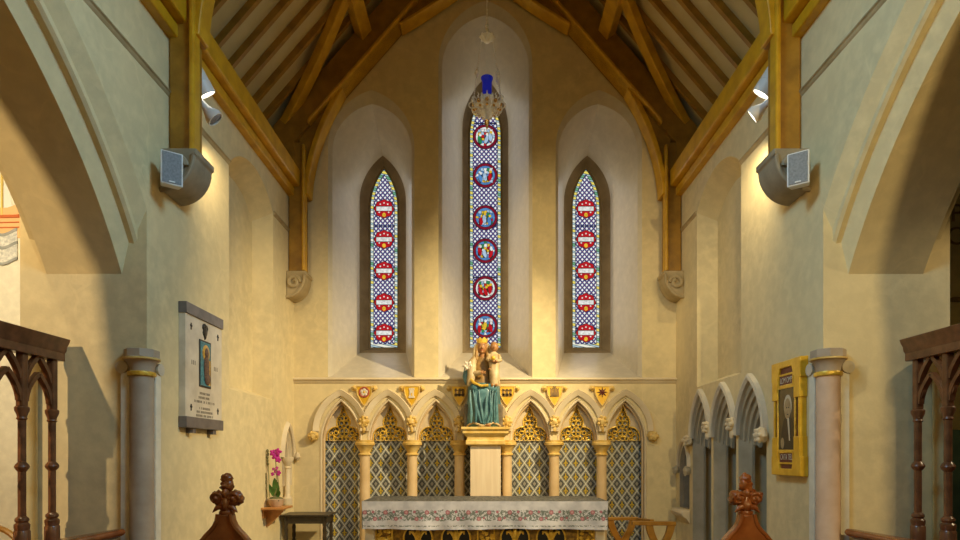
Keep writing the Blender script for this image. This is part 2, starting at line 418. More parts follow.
ORG = {}
def org(o): return ORG.get(o.name, Vector((0, 0, 0))) if o else Vector((0, 0, 0))
def link(name, mb, mats, parent=None, loc=None, smooth=True, bevel=0, angle=35, weld=True, mods=None):
    o0 = org(parent) if parent else Vector(loc or (0, 0, 0))
    me = bpy.data.meshes.new(name)
    me.from_pydata([v - o0 for v in mb.v], [], mb.f)
    mats = mats if isinstance(mats, (list, tuple)) else [mats]
    for m in mats: me.materials.append(M[m])
    for p, k in zip(me.polygons, mb.mi): p.material_index = k
    bm = bmesh.new(); bm.from_mesh(me)
    if weld: bmesh.ops.remove_doubles(bm, verts=bm.verts, dist=1e-5)
    bmesh.ops.recalc_face_normals(bm, faces=bm.faces)
    for f in bm.faces: f.smooth = smooth
    if smooth:
        ca = math.radians(angle)
        for e in bm.edges:
            if len(e.link_faces) == 2 and e.calc_face_angle(0) > ca: e.smooth = False
    bm.to_mesh(me); bm.free()
    o = bpy.data.objects.new(name, me); COL.objects.link(o)
    if parent: o.parent = parent; ORG[o.name] = o0
    else: o.location = o0; ORG[o.name] = o0
    if bevel:
        b = o.modifiers.new('bevel', 'BEVEL'); b.width = bevel; b.segments = 2; b.limit_method = 'ANGLE'; b.angle_limit = math.radians(40)
    return o
def tag(o, label, cat, group=None, kind='thing'):
    o['label'] = label; o['category'] = cat; o['kind'] = kind
    if group: o['group'] = group
    return o
def thing(name, label, cat, loc, group=None, kind='thing'):
    o = bpy.data.objects.new(name, None); COL.objects.link(o); o.location = loc; o.empty_display_size = 0.1
    ORG[o.name] = Vector(loc)
    return tag(o, label, cat, group, kind)
def struct(name, mb, mats, label=None, cat=None, **k):
    o = link(name, mb, mats, **k); o['kind'] = 'structure'
    if label: o['label'] = label; o['category'] = cat or name.split('_')[0]
    return o
def sroot(name, label, cat, loc):
    o = thing(name, label, cat, loc, None, 'structure'); return o
def plabel(o, t): o['label'] = t; return o
def copy_tree(src, parent=None):
    c = src.copy(); COL.objects.link(c); c.parent = parent; ORG[c.name] = ORG.get(src.name, Vector())
    for ch in list(src.children): copy_tree(ch, c)
    return c
def dup(src, loc, label=None, group=None, rz=None):
    c = copy_tree(src); c.location = loc; ORG[c.name] = Vector(loc)
    if label: c['label'] = label
    if group: c['group'] = group
    if rz is not None: c.rotation_euler.z = rz
    return c

# ------------------------------------------------------------------ geometry helpers
def at(px, py, Y): return ((px - 485) * Y / 600, Y, EYE + (455 - py) * Y / 600)
def arch(w, h, n=12, d=0.0):
    """pointed arch from (-w,0) over (0,h) to (w,0); d offsets it concentrically"""
    R = (w * w + h * h) / (2 * w); c = R - w; R2 = R + d
    t1 = math.acos(max(-1, min(1, -c / R2)))
    left = []
    for k in range(n + 1):
        t = PI + (t1 - PI) * k / n
        left.append((c + R2 * cos(t), R2 * sin(t)))
    return left + [(-x, z) for x, z in left[-2::-1]]
def seg(w, h, n=10, d=0.0):
    """segmental arch"""
    R = (w * w + h * h) / (2 * h); a = math.asin(w / R); R2 = R + d
    return [(R2 * sin(-a + 2 * a * k / (2 * n)), R2 * cos(-a + 2 * a * k / (2 * n)) - (R - h)) for k in range(2 * n + 1)]
def loop(xc, zs, zb, w, h, n=12, d=0.0):
    pts = arch(w, h, n, d)
    return [(xc - w - d, zb)] + [(xc + x, zs + z) for x, z in pts] + [(xc + w + d, zb)]
def sweep(mb, prof, path, f3, closed=True, cap=True):
    """prof = [(d, e)], path(d) -> [(u,v)], f3(u,v,e) -> xyz"""
    rows = [[f3(u, v, e) for u, v in path(d)] for d, e in prof]
    cols = list(map(list, zip(*rows)))
    return mb.loft(cols, closed, cap and closed, cap and closed)
XZ = lambda y: (lambda u, v: (u, y, v))

# ================================================================== SETTING
mb = MB(); mb.box(-9, 9, -3, 8.6, -0.1, 0.0); struct('floor', mb, 'floor', 'red brown tiled chapel floor', 'floor')
mb = MB(); mb.box(-2.69, 2.69, 6.4, 8.49, 0.001, 0.15); struct('trim_1', mb, 'grey_stone', 'stone step under the altar', 'step', bevel=0.01)

# ---- back wall with three lancets and the arcade recess
LANC = {   # name: xc, front w, spring z, rise, back w, back spring, back rise
    'left': (-1.612, 0.612, 6.06, 0.81, 0.365, 5.70, 0.72),
    'mid': (0.005, 0.665, 7.25, 0.89, 0.36, 6.85, 0.80),
    'right': (1.612, 0.612, 6.06, 0.81, 0.365, 5.70, 0.72)}
ZSF, ZSB, YG = 2.80, 3.31, 9.46
AX = [-0.0255 + 0.6717 * (k - 3) for k in range(7)]   # bay centres of the arcade
def scallop(w, h, zs, zb, d=0.0):
    pts = [(AX[0] - w - d, zb)]
    for xc in AX: pts += [(xc + x, zs + z) for x, z in arch(w, h, 10, d)]
    pts.append((AX[-1] + w + d, zb)); return pts
ZSP = 1.905
mb = MB()
holes = [loop(x, zs, ZSF, w, h) for (x, w, zs, h, bw, bs, bh) in LANC.values()] + [scallop(0.30, 0.60, ZSP, 0.02)]
outer = [(-3.75, -0.05), (3.75, -0.05), (3.75, 5.55), (0, 9.9), (-3.75, 5.55)]
mb.plate(outer, holes, XZ(YB))
mb.loft([[(u, y, v) for u, v in scallop(0.30, 0.60, ZSP, 0.02)] for y in (YB, YB + 0.06)], False)
struct('wall_back', mb, 'plaster', 'cream plaster wall behind the altar with three lancet openings', 'wall', smooth=False)

# ---- stained glass windows
def pick(pool, rnd): return pool[rnd.randrange(len(pool))]
def window(idx, key, label):
    xc, w, zs, h, bw, bs, bh = LANC[key]
    r = sroot('window_%d' % idx, label, 'window', (xc, YG, ZSB))
    f = lambda y: (lambda L: [(u, y, v) for u, v in L])
    mb = MB()                                              # splayed reveal
    L0 = loop(xc, zs, ZSF, w, h); L1 = loop(xc, zs - .03, ZSF + 0.03, w - .045, h - .13); L2 = loop(xc, bs, ZSB, bw, bh)
    mb.loft([f(YB)(L0), f(YB + 0.07)(L1), f(YG)(L2)], True)
    link('reveal', mb, 'reveal', r, angle=14)
    gw, gh, gs, gz = bw - (0.11 if key == 'mid' else 0.145), bh * 0.86, bs - 0.05, ZSB + 0.10
    G = loop(xc, gs, gz, gw, gh)
    mb = MB()                                              # dark stone frame
    mb.loft([f(YG)(L2), f(YG + 0.02)(loop(xc, bs, ZSB + 0.03, bw, bh, d=-0.03)), f(YG + 0.10)(loop(xc, gs, gz - 0.025, gw, gh, d=0.025)), f(YG + 0.115)(loop(xc, gs, gz - 0.025, gw, gh, d=0.025)), f(YG + 0.115)(G)], True)
    link('frame', mb, 'frame_stone', r)
    Y = YG + 0.13
    G1 = loop(xc, gs, gz + 0.06, gw, gh, d=-0.048)
    mb = MB(); mb.plate(G1, [], XZ(Y)); link('pane', mb, 'lattice', r, smooth=False)
    mb = MB(); mb.loft([f(Y)(G), f(Y - 0.001)(G1)], True); link('border', mb, 'border', r, smooth=False)
    mb = MB()
    for d in (0.0, -0.048):
        A = loop(xc, gs, gz + (0.06 if d else 0), gw, gh, d=d); B = loop(xc, gs, gz + (0.068 if d else 0.01), gw, gh, d=d - 0.009)
        mb.loft([f(Y - 0.006)(A), f(Y - 0.006)(B)], True)
    link('leading', mb, 'lead', r, smooth=False)
    rnd = random.Random(idx)
    k63 = Y / 600
    def disc(mb, cx, cz, rx, rz, y, n=20, m=0, rot=0.0):
        mb.m = m; mb.poly([(cx + rx * cos(t) * cos(rot) - rz * sin(t) * sin(rot), y, cz + rx * cos(t) * sin(rot) + rz * sin(t) * cos(rot)) for t in [2 * PI * q / n for q in range(n)]])
    if key == 'mid':
        for cy in (137, 175.7, 217.8, 251, 288.5, 325.8):
            cz = EYE + (455 - cy) * k63; R = 0.19
            mb = MB()
            disc(mb, xc, cz, R + 0.012, R + 0.012, Y - 0.008, 24, 5)
            disc(mb, xc, cz, R, R, Y - 0.010, 24, 0); disc(mb, xc, cz, R * 0.83, R * 0.83, Y - 0.011, 24, 5)
            disc(mb, xc, cz, R * 0.79, R * 0.79, Y - 0.012, 24, pick((1, 4, 6), rnd))
            gN = 7; gp = {}
            for a in range(gN + 1):
                for b_ in range(gN + 1): gp[a, b_] = (xc + (a / gN * 2 - 1) * R * .82 + rnd.uniform(-.014, .014), cz + (b_ / gN * 2 - 1) * R * .82 + rnd.uniform(-.014, .014))
            for a in range(gN):                             # leaded mosaic of small pieces, figures in the middle
                for b_ in range(gN):
                    Q = [gp[a, b_], gp[a + 1, b_], gp[a + 1, b_ + 1], gp[a, b_ + 1]]
                    qx = sum(v[0] for v in Q) / 4; qz = sum(v[1] for v in Q) / 4
                    if math.hypot(qx - xc, qz - cz) > R * .70: continue
                    mid = abs(qx - xc) < R * .5
                    mb.m = 5; mb.poly([(qx + (v[0] - qx) * 1.02, Y - .0130, qz + (v[1] - qz) * 1.02) for v in Q])
                    mb.m = pick((2, 3, 2, 7, 1, 6, 3, 4) if mid and qz < cz + R * .3 else (1, 4, 3, 6, 7, 4, 1), rnd)
                    mb.poly([(qx + (v[0] - qx) * .84, Y - .0135, qz + (v[1] - qz) * .84) for v in Q])
            for q in range(3):                              # standing figures
                fx = xc + (q - 1) * 0.075 + rnd.uniform(-.02, .02); fz = cz - 0.03 + rnd.uniform(-.03, .03)
                disc(mb, fx, fz, 0.036, 0.078, Y - 0.0145 - q * 1e-3, 10, 5, rnd.uniform(-.4, .4))
                disc(mb, fx, fz, 0.029, 0.070, Y - 0.0150 - q * 1e-3, 10, pick((2, 3, 4, 6, 7, 2), rnd), rnd.uniform(-.4, .4))
                disc(mb, fx + .01, fz + 0.078, 0.022, 0.024, Y - 0.0155 - q * 1e-3, 8, pick((1, 3), rnd))
            link('medallion', mb, ['g_crimson', 'g_white', 'g_red', 'g_yellow', 'g_pale', 'lead', 'g_blue', 'g_green'], r, smooth=False, weld=False)
    else:
        for cy in (209, 239.6, 271, 302.6, 333):
            cz = EYE + (455 - cy) * k63; R = 0.147
            mb = MB(); n = 32
            ring = lambda k, m, y: (setattr(mb, 'm', m), mb.poly([(xc + R * k * (1 + 0.06 * cos(8 * t)) * cos(t), y, cz + R * k * 0.94 * (1 + 0.06 * cos(8 * t)) * sin(t)) for t in [2 * PI * q / n for q in range(n)]]))
            ring(1.07, 2, Y - 0.008); ring(1.0, 0, Y - 0.010)
            mb.m = 2; mb.poly([(xc + sx * 0.130, Y - 0.011, cz + sz * 0.042) for sx, sz in ((-1, -1), (1, -1), (1, 1), (-1, 1))])
            mb.m = 1; mb.poly([(xc + sx * 0.122, Y - 0.012, cz + sz * 0.033) for sx, sz in ((-1, -1), (1, -1), (1, 1), (-1, 1))])
            disc(mb, xc, cz - 0.098, 0.03, 0.034, Y - 0.012, 10, 3)
            for t in (0.9, 1.57, 2.24, 3.8, 5.6): disc(mb, xc + 0.095 * cos(t), cz + 0.092 * sin(t), 0.013, 0.013, Y - 0.012, 8, 1)
            link('medallion', mb, ['g_red', 'g_white', 'lead', 'g_yellow'], r, smooth=False, weld=False)
    return r
window(1, 'left', 'tall lancet left of the statue, five red medallions in lattice glass')
window(2, 'mid', 'tallest lancet above the statue, with round picture medallions')
window(3, 'right', 'tall lancet right of the statue, five red medallions in lattice glass')

# ---- string course on the back wall
def strip_prof(z, t, p): return [(z + t, 0), (z + t * 0.75, p * 0.8), (z + t * 0.2, p), (z - t * 0.1, p * 0.55), (z - t * 0.7, p * 0.35), (z - t, 0)]
mb = MB(); pr = strip_prof(2.755, 0.045, 0.055)
mb.loft([[(x, YB - e, z) for z, e in pr] for x in (-HW, HW)], True, True, True)
struct('trim_2', mb, 'stone', 'stone string course under the lancet sills', 'trim')

# ---- side walls
WY, WW, WZS, WH = 7.0, 0.66, 4.79, 0.29
SED = [7.495, 6.785, 6.085]            # seat niches of the right wall
def side_wall(s):
    X = lambda e: s * (HW + e)
    f = lambda e: (lambda u, v: (X(e), u, v))
    zb = 2.40 if s < 0 else 2.565
    W0 = [(WY - WW, zb)] + [(WY + x, WZS + z) for x, z in seg(WW, WH)] + [(WY + WW, zb)]
    W1 = [(WY - WW + .04, zb + .10)] + [(WY + x, WZS - 0.12 + z) for x, z in seg(WW - .04, WH - .03)] + [(WY + WW - .04, zb + .10)]
    holes = [W0]; mb = MB()
    if s > 0:
        for yc in SED: holes.append(loop(yc, 1.885, 0.55, 0.32, 0.553, 8))
        PW = (8.14, 0.20)
        holes.append(loop(8.14, 1.52, 0.98, 0.20, 0.33, 8))
    else:
        holes.append(loop(8.20, 1.66, 1.28, 0.20, 0.40, 8))
    mb.plate([(YJ, -0.05), (YB, -0.05), (YB, 5.5), (YJ, 5.5)], holes, f(0))
    mb.loft([[f(0)(*p) for p in W0], [f(0.25)(*p) for p in W1]], True); mb.plate(W1, [], f(0.25))
    # jamb facing the nave, aisle face, wall head
    mb.poly([(X(0), YJ, -.05), (X(1.014), YJ, -.05), (X(1.014), YJ, 5.5), (X(0), YJ, 5.5)])
    mb.poly([(X(1.014), YJ, -.05), (X(1.014), YB + 1, -.05), (X(1.014), YB + 1, 5.5), (X(1.014), YJ, 5.5)])
    mb.poly([(X(0), YJ, 5.5), (X(0), YB, 5.5), (X(1.05), YB, 5.5), (X(1.05), YJ, 5.5)])
    struct('wall_left' if s < 0 else 'wall_right', mb, 'plaster', 'cream plaster wall %s with a tall blind window recess' % ('holding the marble tablet' if s < 0 else 'pierced by three arched seat niches'), 'wall', smooth=False)
for s in (-1, 1): side_wall(s)

# ---- big side arches
def big_arch(s):
    X = lambda e: s * (HW + e)
    R, cy, cz, ya = 3.60, 1.62, 1.46, 2.6
    def arc(d, n=28):
        r = R + d; t0 = math.acos((YJ - cy) / r); t1 = math.acos((ya - cy) / r)
        half = [(cy + r * cos(t0 + (t1 - t0) * k / n), cz + r * sin(t0 + (t1 - t0) * k / n)) for k in range(n + 1)]
        return half + [(2 * ya - y, z) for y, z in half[-2::-1]]
    prof = [(0.27, 0), (0.175, 0.075), (0.135, 0.075), (0.12, 0.10), (0.125, 0.145), (0.0, 0.20), (0.0, 0.80), (0.13, 0.87), (0.14, 0.94), (0.19, 0.95), (0.26, 1.014)]
    mb = MB(); mb.loft([[(X(e), y, z) for y, z in arc(d)] for d, e in prof], False)
    struct('trim_%d' % (3 if s < 0 else 4), mb, 'plaster', 'moulded pointed arch open to the %s aisle' % ('mural' if s < 0 else 'ochre'), 'arch', angle=30)
    mb = MB(); yn = 2 * ya - YJ
    for e, d in ((0, 0.27), (1.014, 0.26)):
        A = arc(d)
        mb.plate([(YJ, 5.5), (-3, 5.5), (-3, -.05), (yn, -.05)] + A[::-1], [], lambda u, v: (X(e), u, v))
    mb.poly([(X(0), yn, -.05), (X(1.014), yn, -.05), (X(1.014), yn, 4), (X(0), yn, 4)])
    mb.poly([(X(0), -3, 5.5), (X(0), YJ, 5.5), (X(1.05), YJ, 5.5), (X(1.05), -3, 5.5)])
    struct('wall_%s_nave' % ('left' if s < 0 else 'right'), mb, 'plaster', 'cream nave wall over the %s arch' % ('mural aisle' if s < 0 else 'ochre aisle'), 'wall', smooth=False)
    mb = MB(); pr = strip_prof(4.79, 0.028, 0.03)
    for y0, y1 in ((-3, WY - WW - 0.005), (WY + WW + 0.005, YB)):
        mb.loft([[(s * (HW - e), y, z) for z, e in pr] for y in (y0, y1)], True, True, True)
    struct('trim_%d' % (5 if s < 0 else 6), mb, 'tan_stone', 'thin stone string course high on the %s wall' % ('tablet' if s < 0 else 'seat niche'), 'trim')
for s in (-1, 1): big_arch(s)

# ---- aisles
def aisle(s, m):
    X0, X1 = s * 3.72, s * 8.6
    mb = MB()
    mb.poly([(X0, 7.0, 0), (X1, 7.0, 0), (X1, 7.0, 6), (X0, 7.0, 6)])
    mb.poly([(X1, 7.0, 0), (X1, -3, 0), (X1, -3, 6), (X1, 7.0, 6)])
    struct('wall_%s_aisle' % ('left' if s < 0 else 'right'), mb, m, '%s aisle wall seen beyond the arch' % ('white plaster' if s < 0 else 'ochre plaster'), 'wall', smooth=False)
    mb = MB(); mb.box(min(X0, X1), max(X0, X1), -3, 7.1, 5.5, 5.6)
    struct('ceiling_%s_aisle' % ('left' if s < 0 else 'right'), mb, 'ceil', smooth=False)
aisle(-1, 'white_wall'); aisle(1, 'ochre_wall')

# ---- roof
SL = 1.15
zr = lambda X: 7.60 + (abs(X) * -1 + 1.70) * SL           # underside of the rafters
nx, nz = SL / sqrt(1 + SL * SL), 1 / sqrt(1 + SL * SL)
mb = MB()
for s in (-1, 1):
    a = [(s * 3.95, y, zr(3.95) + 0.115) for y in (-3, 8.9)]; b = [(0, y, zr(0) + 0.115) for y in (-3, 8.9)]
    mb.poly([a[0], a[1], b[1], b[0]])
    mb.poly([(s * 3.72, -3, 5.5), (s * 3.72, 8.9, 5.5), (s * 3.95, 8.9, zr(3.95) + 0.115), (s * 3.95, -3, zr(3.95) + 0.115)])
struct('ceiling', mb, 'ceil', 'buff boarded ceiling sloping up between the rafters', 'ceiling', smooth=False)

ORD = ['first', 'second', 'third', 'fourth', 'fifth', 'sixth', 'seventh', 'eighth', 'ninth', 'tenth', 'eleventh', 'twelfth', 'thirteenth']
for s in (-1, 1):
    side = 'tablet' if s < 0 else 'seat niche'
    mb = MB()
    p = (s * 3.75, 0, zr(3.75) + 0.058); q = (s * .03, 0, zr(.03) + 0.058)
    mb.beam(p, q, 0.055, 0.08, (0, 1, 0))
    first = link('rafter', mb, 'oak_in_shade', loc=(0, 0, 0), smooth=False)
    ORG[first.name] = Vector(p)
    for k in range(12):
        y = 8.02 - 0.355 * k
        o = first if k == 0 else dup(first, (0, y, 0))
        o.location = (0, y, 0)
        tag(o, 'slim oak rafter over the %s side, %s from the altar wall' % (side, ORD[k]), 'rafter', 'rafters over the %s wall' % side)

# purlins, wall plates, wind braces
for s in (-1, 1):
    side = 'tablet' if s < 0 else 'seat niche'
    c = Vector((s * 1.67, 0, zr(1.67) - 0.13)); mb = MB()
    mb.beam(c + Vector((0, 3.5, 0)), c + Vector((0, 8.28, 0)), 0.19, 0.16, (s * 1, 0, -SL))
    tag(link('purlin', mb, 'oak', loc=(c.x, 3.5, c.z), smooth=False, bevel=0.012), 'long oak purlin running under the rafters above the %s wall' % side, 'roof beam')
    r = thing('wall_plate', 'heavy golden oak wall plate along the top of the %s wall' % side, 'roof beam', (s * HW, 3.0, 5.27))
    mb = MB(); a, b = sorted((s * (HW + 0.02), s * (HW - 0.085))); mb.box(a, b, 2.5, 8.48, 5.265, 5.375); link('lower_beam', mb, 'oak', r, smooth=False, bevel=0.012)
    mb = MB(); a, b = sorted((s * (HW + 0.1), s * (HW - 0.165))); mb.box(a, b, 2.5, 8.48, 5.385, 5.62); link('upper_beam', mb, 'oak', r, smooth=False, bevel=0.02)
    P0, P1, P2 = Vector((s * 2.85, 8.36, zr(2.85) - .09)), Vector((s * 2.25, 7.98, zr(2.25) - .15)), Vector((s * 1.74, 7.52, zr(1.74) - .06))
    mb = MB(); n = 10; pts = [P0 * (1 - t) ** 2 + P1 * 2 * t * (1 - t) + P2 * t * t for t in [k / n for k in range(n + 1)]]
    up = Vector((-s * SL, 0, -1)).normalized() * -1
    L = []
    for i, pnt in enumerate(pts):
        d = (pts[min(i + 1, n)] - pts[max(i - 1, 0)]).normalized(); a = d.cross(up).normalized()
        L.append([pnt + a * 0.085 * i2 + up * 0.05 * j2 for i2, j2 in ((-1, -1), (1, -1), (1, 1), (-1, 1))])
    mb.loft(L, True, True, True)
    tag(link('wind_brace', mb, 'oak', loc=P0, bevel=0.008), 'curved oak wind brace slanting up the %s side of the roof' % side, 'roof beam')

# roof trusses
def truss(y0, y1, label):
    r = thing('roof_truss', label, 'roof truss', (0, (y0 + y1) / 2, 4.3), 'roof trusses')
    fa = lambda u, v: (u, y0, v); fb = lambda u, v: (u, y1, v)
    zl = lambda X: 6.38 + 1.14 * (2.28 - abs(X))           # lower edge of the principal rafter
    for s in (-1, 1):
        mb = MB(); mb.prism([(s * 2.62, zl(2.62)), (0, zl(0)), (0, zr(0) - .01), (s * 2.9, zr(2.9) - .01), (s * 2.9, zl(2.62) - .25), (s * 2.62, zl(2.62) - .3)], fa, fb)
        link('principal_rafter', mb, 'oak_in_shade', r, smooth=False)
        mb = MB(); e = 0.055
        mb.prism([(s * 2.42, zl(2.42) + .0), (s * 0.05, zl(0.05)), (s * 0.05, zl(.05) + .065), (s * 2.42, zl(2.42) + .065)], lambda u, v: (u, y0 - e, v), lambda u, v: (u, y1 - 0.01, v))
        link('edge_moulding', mb, 'oak', r, smooth=False, bevel=0.015)
        mb = MB(); a, b = sorted((s * (HW - 0.005), s * (HW - 0.205))); mb.box(a, b, y0 + .02, y1, 4.22 if y0 > 7 else 4.265, 6.0); link('wall_post', mb, 'oak_in_shade', r, smooth=False, bevel=0.02)
        mb = MB(); a, b = sorted((s * (HW - 0.2), s * (HW - 0.245))); mb.box(a, b, y0 - .03, y0 + 0.09, 4.22 if y0 > 7 else 4.265, 5.95); link('post_bead', mb, 'oak', r, smooth=False, bevel=0.015)
        # curved arch brace between post and principal
        n = 14; inner = []
        for k in range(n + 1):
            t = k / n; p0, p1, p2 = Vector((2.465, 5.28)), Vector((2.43, 6.02)), Vector((1.98, zl(1.98) + .02))
            q = p0 * (1 - t) ** 2 + p1 * 2 * t * (1 - t) + p2 * t * t; inner.append((s * q.x, q.y))
        poly = inner + [(s * 2.30, zl(2.3) + .02), (s * 2.56, zl(2.56) + .05), (s * 2.56, 5.28)]
        mb = MB(); mb.prism(poly, lambda u, v: (u, y0 + .06, v), lambda u, v: (u, y1 - .02, v)); link('arch_brace', mb, 'oak_in_shade', r, smooth=False)
        L = []
        for i in range(n + 1):
            d = Vector(inner[min(i + 1, n)]) - Vector(inner[max(i - 1, 0)]); d.normalize(); nn = Vector((-d.y, d.x)) * (-s)
            p = Vector(inner[i]); L.append([(p.x + nn.x * a, y, p.y + nn.y * a) for a, y in ((-.035, y0 + .0), (.035, y0 + .0), (.035, y1 - .03), (-.035, y1 - .03))])
        mb = MB(); mb.loft(L, True, True, True); link('brace_moulding', mb, 'oak', r, bevel=0.01)
        # collar brace rising to the apex
        n = 12; low = []
        for k in range(n + 1):
            t = k / n; p0, p1, p2 = Vector((1.17, zl(1.17) - .03)), Vector((0.62, zl(1.17) + .28)), Vector((0.0, 8.42))
            q = p0 * (1 - t) ** 2 + p1 * 2 * t * (1 - t) + p2 * t * t; low.append((s * q.x, q.y))
        mb = MB(); mb.prism(low + [(0, zl(0) + .1), (s * 1.0, zl(1.0) + .05)], lambda u, v: (u, y0 + .05, v), lambda u, v: (u, y1 - .02, v)); link('collar_brace', mb, 'oak_in_shade', r, smooth=False)
        L = []
        for i in range(n + 1):
            d = Vector(low[min(i + 1, n)]) - Vector(low[max(i - 1, 0)]); d.normalize(); nn = Vector((-d.y, d.x)) * (s)
            p = Vector(low[i]); L.append([(p.x + nn.x * a, y, p.y + nn.y * a) for a, y in ((-.022, y0 + .0), (.022, y0 + .0), (.022, y1 - .04), (-.022, y1 - .04))])
        mb = MB(); mb.loft(L, True, True, True); link('collar_moulding', mb, 'oak', r, bevel=0.01)
    return r
truss(8.22, 8.49, 'arch braced oak truss set against the altar wall')
truss(5.10, 5.32, 'oak truss on the posts above the two loudspeakers')

# ---- corbels
def corbel(s, y0, y1, ztop, p, h, mat, label):
    r = thing('corbel', label, 'corbel', (s * HW, (y0 + y1) / 2, ztop - h), 'stone corbels')
    n = 12
    prof = [(0, ztop), (p + .02, ztop), (p + .02, ztop - .05)] + [(p * cos(PI / 2 * k / n) , ztop - .06 - (h - .06) * sin(PI / 2 * k / n)) for k in range(n + 1)]
    mb = MB(); mb.prism(prof, lambda u, v: (s * (HW - u), y0, v), lambda u, v: (s * (HW - u), y1, v)); link('block', mb, mat, r, bevel=0.012)
    mb = MB()                                       # scroll on the face
    c = (p * 0.42, ztop - h * 0.45); pts = []
    for k in range(26):
        t = k / 25 * 2 * PI * 1.2; q = p * 0.36 * (1 - 0.6 * k / 25); pts.append((s * (HW - (c[0] + q * cos(t))), y0 - .005, c[1] + q * 0.95 * sin(t)))
    mb.tube(pts, 0.028, 8); link('scroll', mb, mat, r)
    mb = MB(); mb.tube([(s * (HW - u), y0 - .004, v) for u, v in prof[2:]], 0.02, 8); link('rim', mb, mat, r)
    return r
corbel(-1, 8.16, 8.49, 4.21, 0.25, 0.36, 'tan_stone', 'stone scroll corbel under the altar wall post, tablet side')
corbel(1, 8.16, 8.49, 4.21, 0.25, 0.36, 'tan_stone', 'stone scroll corbel under the altar wall post, seat niche side')
corbel(-1, 5.0, 5.34, 4.26, 0.28, 0.35, 'brown_stone', 'round grey corbel behind the loudspeaker above the tablet')
corbel(1, 5.0, 5.34, 4.26, 0.28, 0.35, 'brown_stone', 'round grey corbel behind the loudspeaker near the gilt picture')

# ---- loudspeakers
def speaker(s, label):
    c = Vector((s * 2.545, 4.86, 4.00)); r = thing('loudspeaker', label, 'speaker', c, 'loudspeakers on the corbels')
    rz = Matrix.Rotation(-s * 0.62, 3, 'Z'); a, d, h = 0.082, 0.06, 0.135
    def tr(mb):
        for v in mb.v: v.xyz = c + rz @ (v - c)
        return mb
    mb = MB(); f = [(-a, -h), (a, -h), (a, h), (-a, h)]
    mb.loft([[(c.x + u, c.y - d, c.z + v) for u, v in f], [(c.x + u * .82, c.y + d, c.z + v * .86) for u, v in f]], True, True, True); link('cabinet', tr(mb), 'white_metal', r, smooth=False, bevel=0.008)
    mb = MB(); mb.box(c.x - a + .012, c.x + a - .012, c.y - d - .006, c.y - d + .001, c.z - h + .012, c.z + h - .012); g = link('grille', tr(mb), 'grille', r, smooth=False, bevel=0.004)
    mb = MB(); mb.box(c.x - .022, c.x + .022, c.y - d - .009, c.y - d - .005, c.z - h + .02, c.z - h + .03); link('badge', tr(mb), 'white_metal', g, smooth=False)
    mb = MB(); mb.tube([c + Vector((s * 0.0, .09, 0)), c + Vector((s * .05, .13, 0))], 0.02); link('bracket', mb, 'grey_metal', r)
speaker(-1, 'pale loudspeaker on a corbel above the marble tablet'); speaker(1, 'pale loudspeaker on a corbel above the gilt picture')

# ---- spot lamps
def lampspot(s, base, head, aim, R, L, flare, lit, label):
    r = thing('spot_lamp', label, 'spotlight', base, 'spot lamps behind the wall posts')
    base, head = Vector(base), Vector(head); d = (Vector(aim) - head).normalized()
    q = d.to_track_quat('Z', 'Y').to_matrix()
    def tr(mb):
        for v in mb.v: v.xyz = head + q @ v
        return mb
    mb = MB()
    if flare: prof = [(R * .35, -L), (R * .45, -L * .55), (R * .55, -L * .45), (R, -L * .18), (R, 0), (R * .88, 0), (R * .86, -.015)]
    else: prof = [(R * .8, -L), (R, -L * .93), (R, -L * .42), (R * .95, -L * .41), (R * .95, -L * .38), (R, -L * .37), (R, 0), (R * .88, 0), (R * .86, -.02)]
    mb.lathe(prof, (0, 0, 0), 24); link('housing', tr(mb), 'white_metal', r)
    mb = MB(); mb.lathe([(0.0, -.010), (R * .90, -.008)], (0, 0, 0), 24); link('lamp_face', tr(mb), 'lamp_face' if lit else 'lens', r)
    mb = MB(); mb.tube([base, head - d * L * .9], 0.016); mb.lathe([(.045, 0), (.045, .02)], (base.x - (0.01 if s > 0 else -0.01), base.y, base.z), 16, 'x'); link('mount', mb, 'white_metal', r)
lampspot(-1, (-2.60, 5.34, 5.16), (-2.52, 5.44, 4.96), (-1.7, 6.3, 3.3), 0.085, 0.26, False, True, 'lit drum spot lamp under the wall plate above the tablet')
lampspot(-1, (-2.62, 5.34, 4.90), (-2.44, 5.44, 4.74), (-1.7, 5.7, 3.9), 0.078, 0.22, True, False, 'unlit flared spot lamp above the tablet')
lampspot(1, (2.60, 5.34, 5.16), (2.51, 5.46, 4.98), (1.6, 6.2, 3.5), 0.085, 0.26, False, True, 'lit drum spot lamp under the wall plate above the gilt picture')
lampspot(1, (2.64, 5.34, 4.86), (2.43, 5.46, 4.78), (1.4, 6.2, 4.0), 0.072, 0.22, True, True, 'lit flared spot lamp above the gilt picture')

